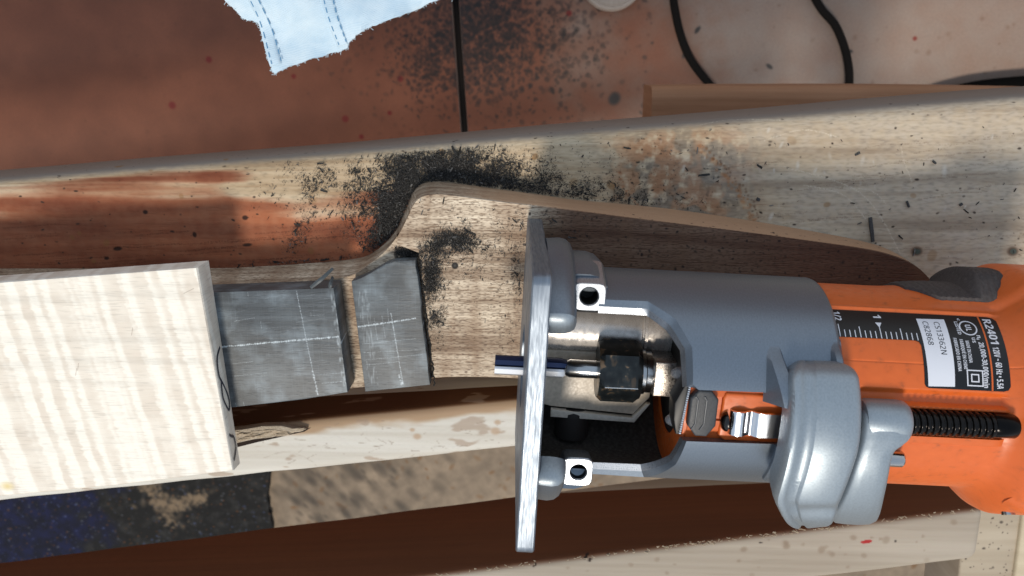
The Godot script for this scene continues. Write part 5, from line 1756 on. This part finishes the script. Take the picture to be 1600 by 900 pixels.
func build_denim(rng: RandomNumberGenerator):
	var cloth := thing("denim_shorts", "frayed hem of bleached pale blue denim hanging in at the top edge", "denim")
	# outline of the hem seen here; the leg goes on out of the frame
	var edge := [[-150, -95], [-135, -50], [-126.5, -27], [-123.5, -22.5], [-119.5, -17.6], [-115.5, -16.6], [-113.3, -15.2], [-112.3, -10.5], [-110.4, -4.5], [-108.8, 0.2], [-107.4, 3.4], [-102, 1.2], [-95, -1.4], [-86, -4.0], [-79.2, -6.2], [-77.4, -9.0], [-72, -12.2], [-64, -15.6], [-52, -20.2], [-42.8, -24.4], [-20, -33], [0, -95]]
	var po := smooth_line(Array(v2(edge)), 5)
	var o := PackedVector2Array()
	for v in po: o.append(v + Vector2(rng.randf_range(-0.3, 0.3), rng.randf_range(-0.3, 0.3)))
	# weave drawn as colour and relief
	var box := [-152.0, -96.0, 154.0, 102.0]
	var w := 1232
	var h := 816
	var t := Tex.new(w, h, box)
	var n1 := noise(w, h, 0.01, 4, 161)
	var n2 := noise(w, h, 0.15, 3, 162)
	var c := PackedByteArray(); c.resize(w * h * 3)
	var hg := PackedByteArray(); hg.resize(w * h)
	var k := 0
	for y in h:
		for x in w:
			var tw := 0.5 + 0.5 * sin((x * 0.9 + y * 1.5) * 0.50)
			var q := Color(0.80, 0.865, 0.905).lerp(Color(0.69, 0.79, 0.86), clampf(n1[k] / 255.0 * 0.9 + tw * 0.28 - 0.25 + (n2[k] / 255.0 - 0.5) * 0.3, 0, 1))
			c[k * 3] = int(q.r * 255); c[k * 3 + 1] = int(q.g * 255); c[k * 3 + 2] = int(q.b * 255)
			hg[k] = int(clampf(90 + tw * 80 + (n2[k] - 128) * 0.4, 0, 255))
			k += 1
	t.set_data(c, hg)
	for q in [[-112, -12, 3], [-110, -6, 2.6], [-108, -1, 2.2], [-82, -16, 2.4], [-84, -10, 2], [-100, -20, 4]]:
		t.dab(q[0], q[1], q[2] * 0.7, q[2], Color(0.80, 0.87, 0.91), 0.6, 0.9)
	var m := texmat(t, 0.85, 0.02, 0.2)
	m.rim_enabled = true; m.rim = 0.25; m.rim_tint = 0.5
	# cloth: cut into small cells so that it can ripple
	var mb := MB.new()
	for gx in range(-152, 2, 4):
		for gz in range(-96, 6, 4):
			var cell := PackedVector2Array([Vector2(gx, gz), Vector2(gx + 4, gz), Vector2(gx + 4, gz + 4), Vector2(gx, gz + 4)])
			for pg in Geometry2D.intersect_polygons(o, cell):
				var tr := Geometry2D.triangulate_polygon(pg)
				for i in range(0, tr.size(), 3):
					var v := []
					for e in 3:
						var p: Vector2 = pg[tr[i + e]]
						v.append(Vector3(p.x, denim_y(p.x, p.y), p.y))
					if (v[2] - v[0]).cross(v[1] - v[0]).y < 0: v = [v[0], v[2], v[1]]
					mb.tri(v[0], v[1], v[2])
					mb.tri(v[0] - Vector3(0, 0.9, 0), v[2] - Vector3(0, 0.9, 0), v[1] - Vector3(0, 0.9, 0))
	for i in o.size():
		var a := o[i]
		var b := o[(i + 1) % o.size()]
		var ya := denim_y(a.x, a.y)
		var yb := denim_y(b.x, b.y)
		mb.quad(Vector3(a.x, ya, a.y), Vector3(b.x, yb, b.y), Vector3(b.x, yb - 0.9, b.y), Vector3(a.x, ya - 0.9, a.y))
	put("cloth", commit(mb, 60, [box[0], box[1], box[2], box[3], -20.0]), m, cloth)
	# folded side seam and hem, as second layers
	for q in [[[-123, -95], [-119, -40], [-113.5, -17], [-108.6, 1.0]], [[-92, -95], [-90.2, -40], [-87.2, -22], [-82.6, -6.5]]]:
		mb = MB.new()
		var line := smooth_line(Array(v2(q)), 10)
		var rs := []
		for i in line.size():
			var dv: Vector2 = (line[mini(i + 1, line.size() - 1)] - line[maxi(i - 1, 0)]).normalized()
			var nn := Vector2(-dv.y, dv.x)
			var rg := []
			for e in [[-0.4, -0.2], [-0.1, 0.75], [0.8, 0.95], [3.2, 0.9], [4.2, 0.8], [4.7, -0.2]]:
				var p: Vector2 = line[i] - nn * e[0]
				rg.append(Vector3(p.x, denim_y(p.x, p.y) + e[1], p.y))
			rs.append(rg)
		loft(mb, rs)
		put("seam", commit(mb, 50, [box[0], box[1], box[2], box[3], -20.0]), m, cloth)
	# stitches, one small bar each
	mb = MB.new()
	for q in [[[-122.4, -95], [-118.2, -40], [-112.6, -17], [-107.6, 0.6], 0.0], [[-119.0, -95], [-114.6, -40], [-109.2, -18], [-104.0, -0.6], 0.0], [[-91.2, -95], [-89.2, -40], [-86.2, -22], [-81.8, -6.8], 0.0], [[-87.7, -95], [-85.8, -40], [-82.8, -22], [-78.6, -8], 0.0]]:
		var line := smooth_line(Array(v2(q.slice(0, 4))), 5)
		var run := 0.0
		for i in line.size() - 1:
			var a: Vector2 = line[i]
			var b: Vector2 = line[i + 1]
			var L := a.distance_to(b)
			var nst := maxi(1, int(L / 2.3))
			for s in nst:
				var p := a.lerp(b, (s + 0.15) / nst)
				var e := a.lerp(b, (s + 0.72) / nst)
				if p.y < -60: continue
				tube(mb, [Vector3(p.x, denim_y(p.x, p.y) + 1.0, p.y), Vector3(e.x, denim_y(e.x, e.y) + 1.05, e.y)], 0.21, 5)
	tag(put("stitching", commit(mb, 60), plain(Color(0.33, 0.54, 0.69), 0.8), cloth), "", "", "", "stuff")
	# frayed threads along the cut
	mb = MB.new()
	for i in o.size():
		if o[i].y < -60: continue
		for s in 4:
			var p := o[i].lerp(o[(i + 1) % o.size()], rng.randf())
			var pp := Vector3(p.x, denim_y(p.x, p.y) - 0.4, p.y)
			var dv := Vector3(rng.randfn(-0.1, 0.5), rng.randfn(0, 0.3), rng.randfn(0.2, 0.5)) * (0.2 + 0.7 * rng.randf() * rng.randf())
			tube(mb, [pp, pp + dv * 0.8, pp + dv * 1.4 + Vector3(rng.randfn(0, 0.3), 0, rng.randfn(0, 0.3))], 0.11, 4)
	tag(put("fraying", commit(mb, 60), plain(Color(0.74, 0.80, 0.84), 0.9), cloth), "", "", "", "stuff")
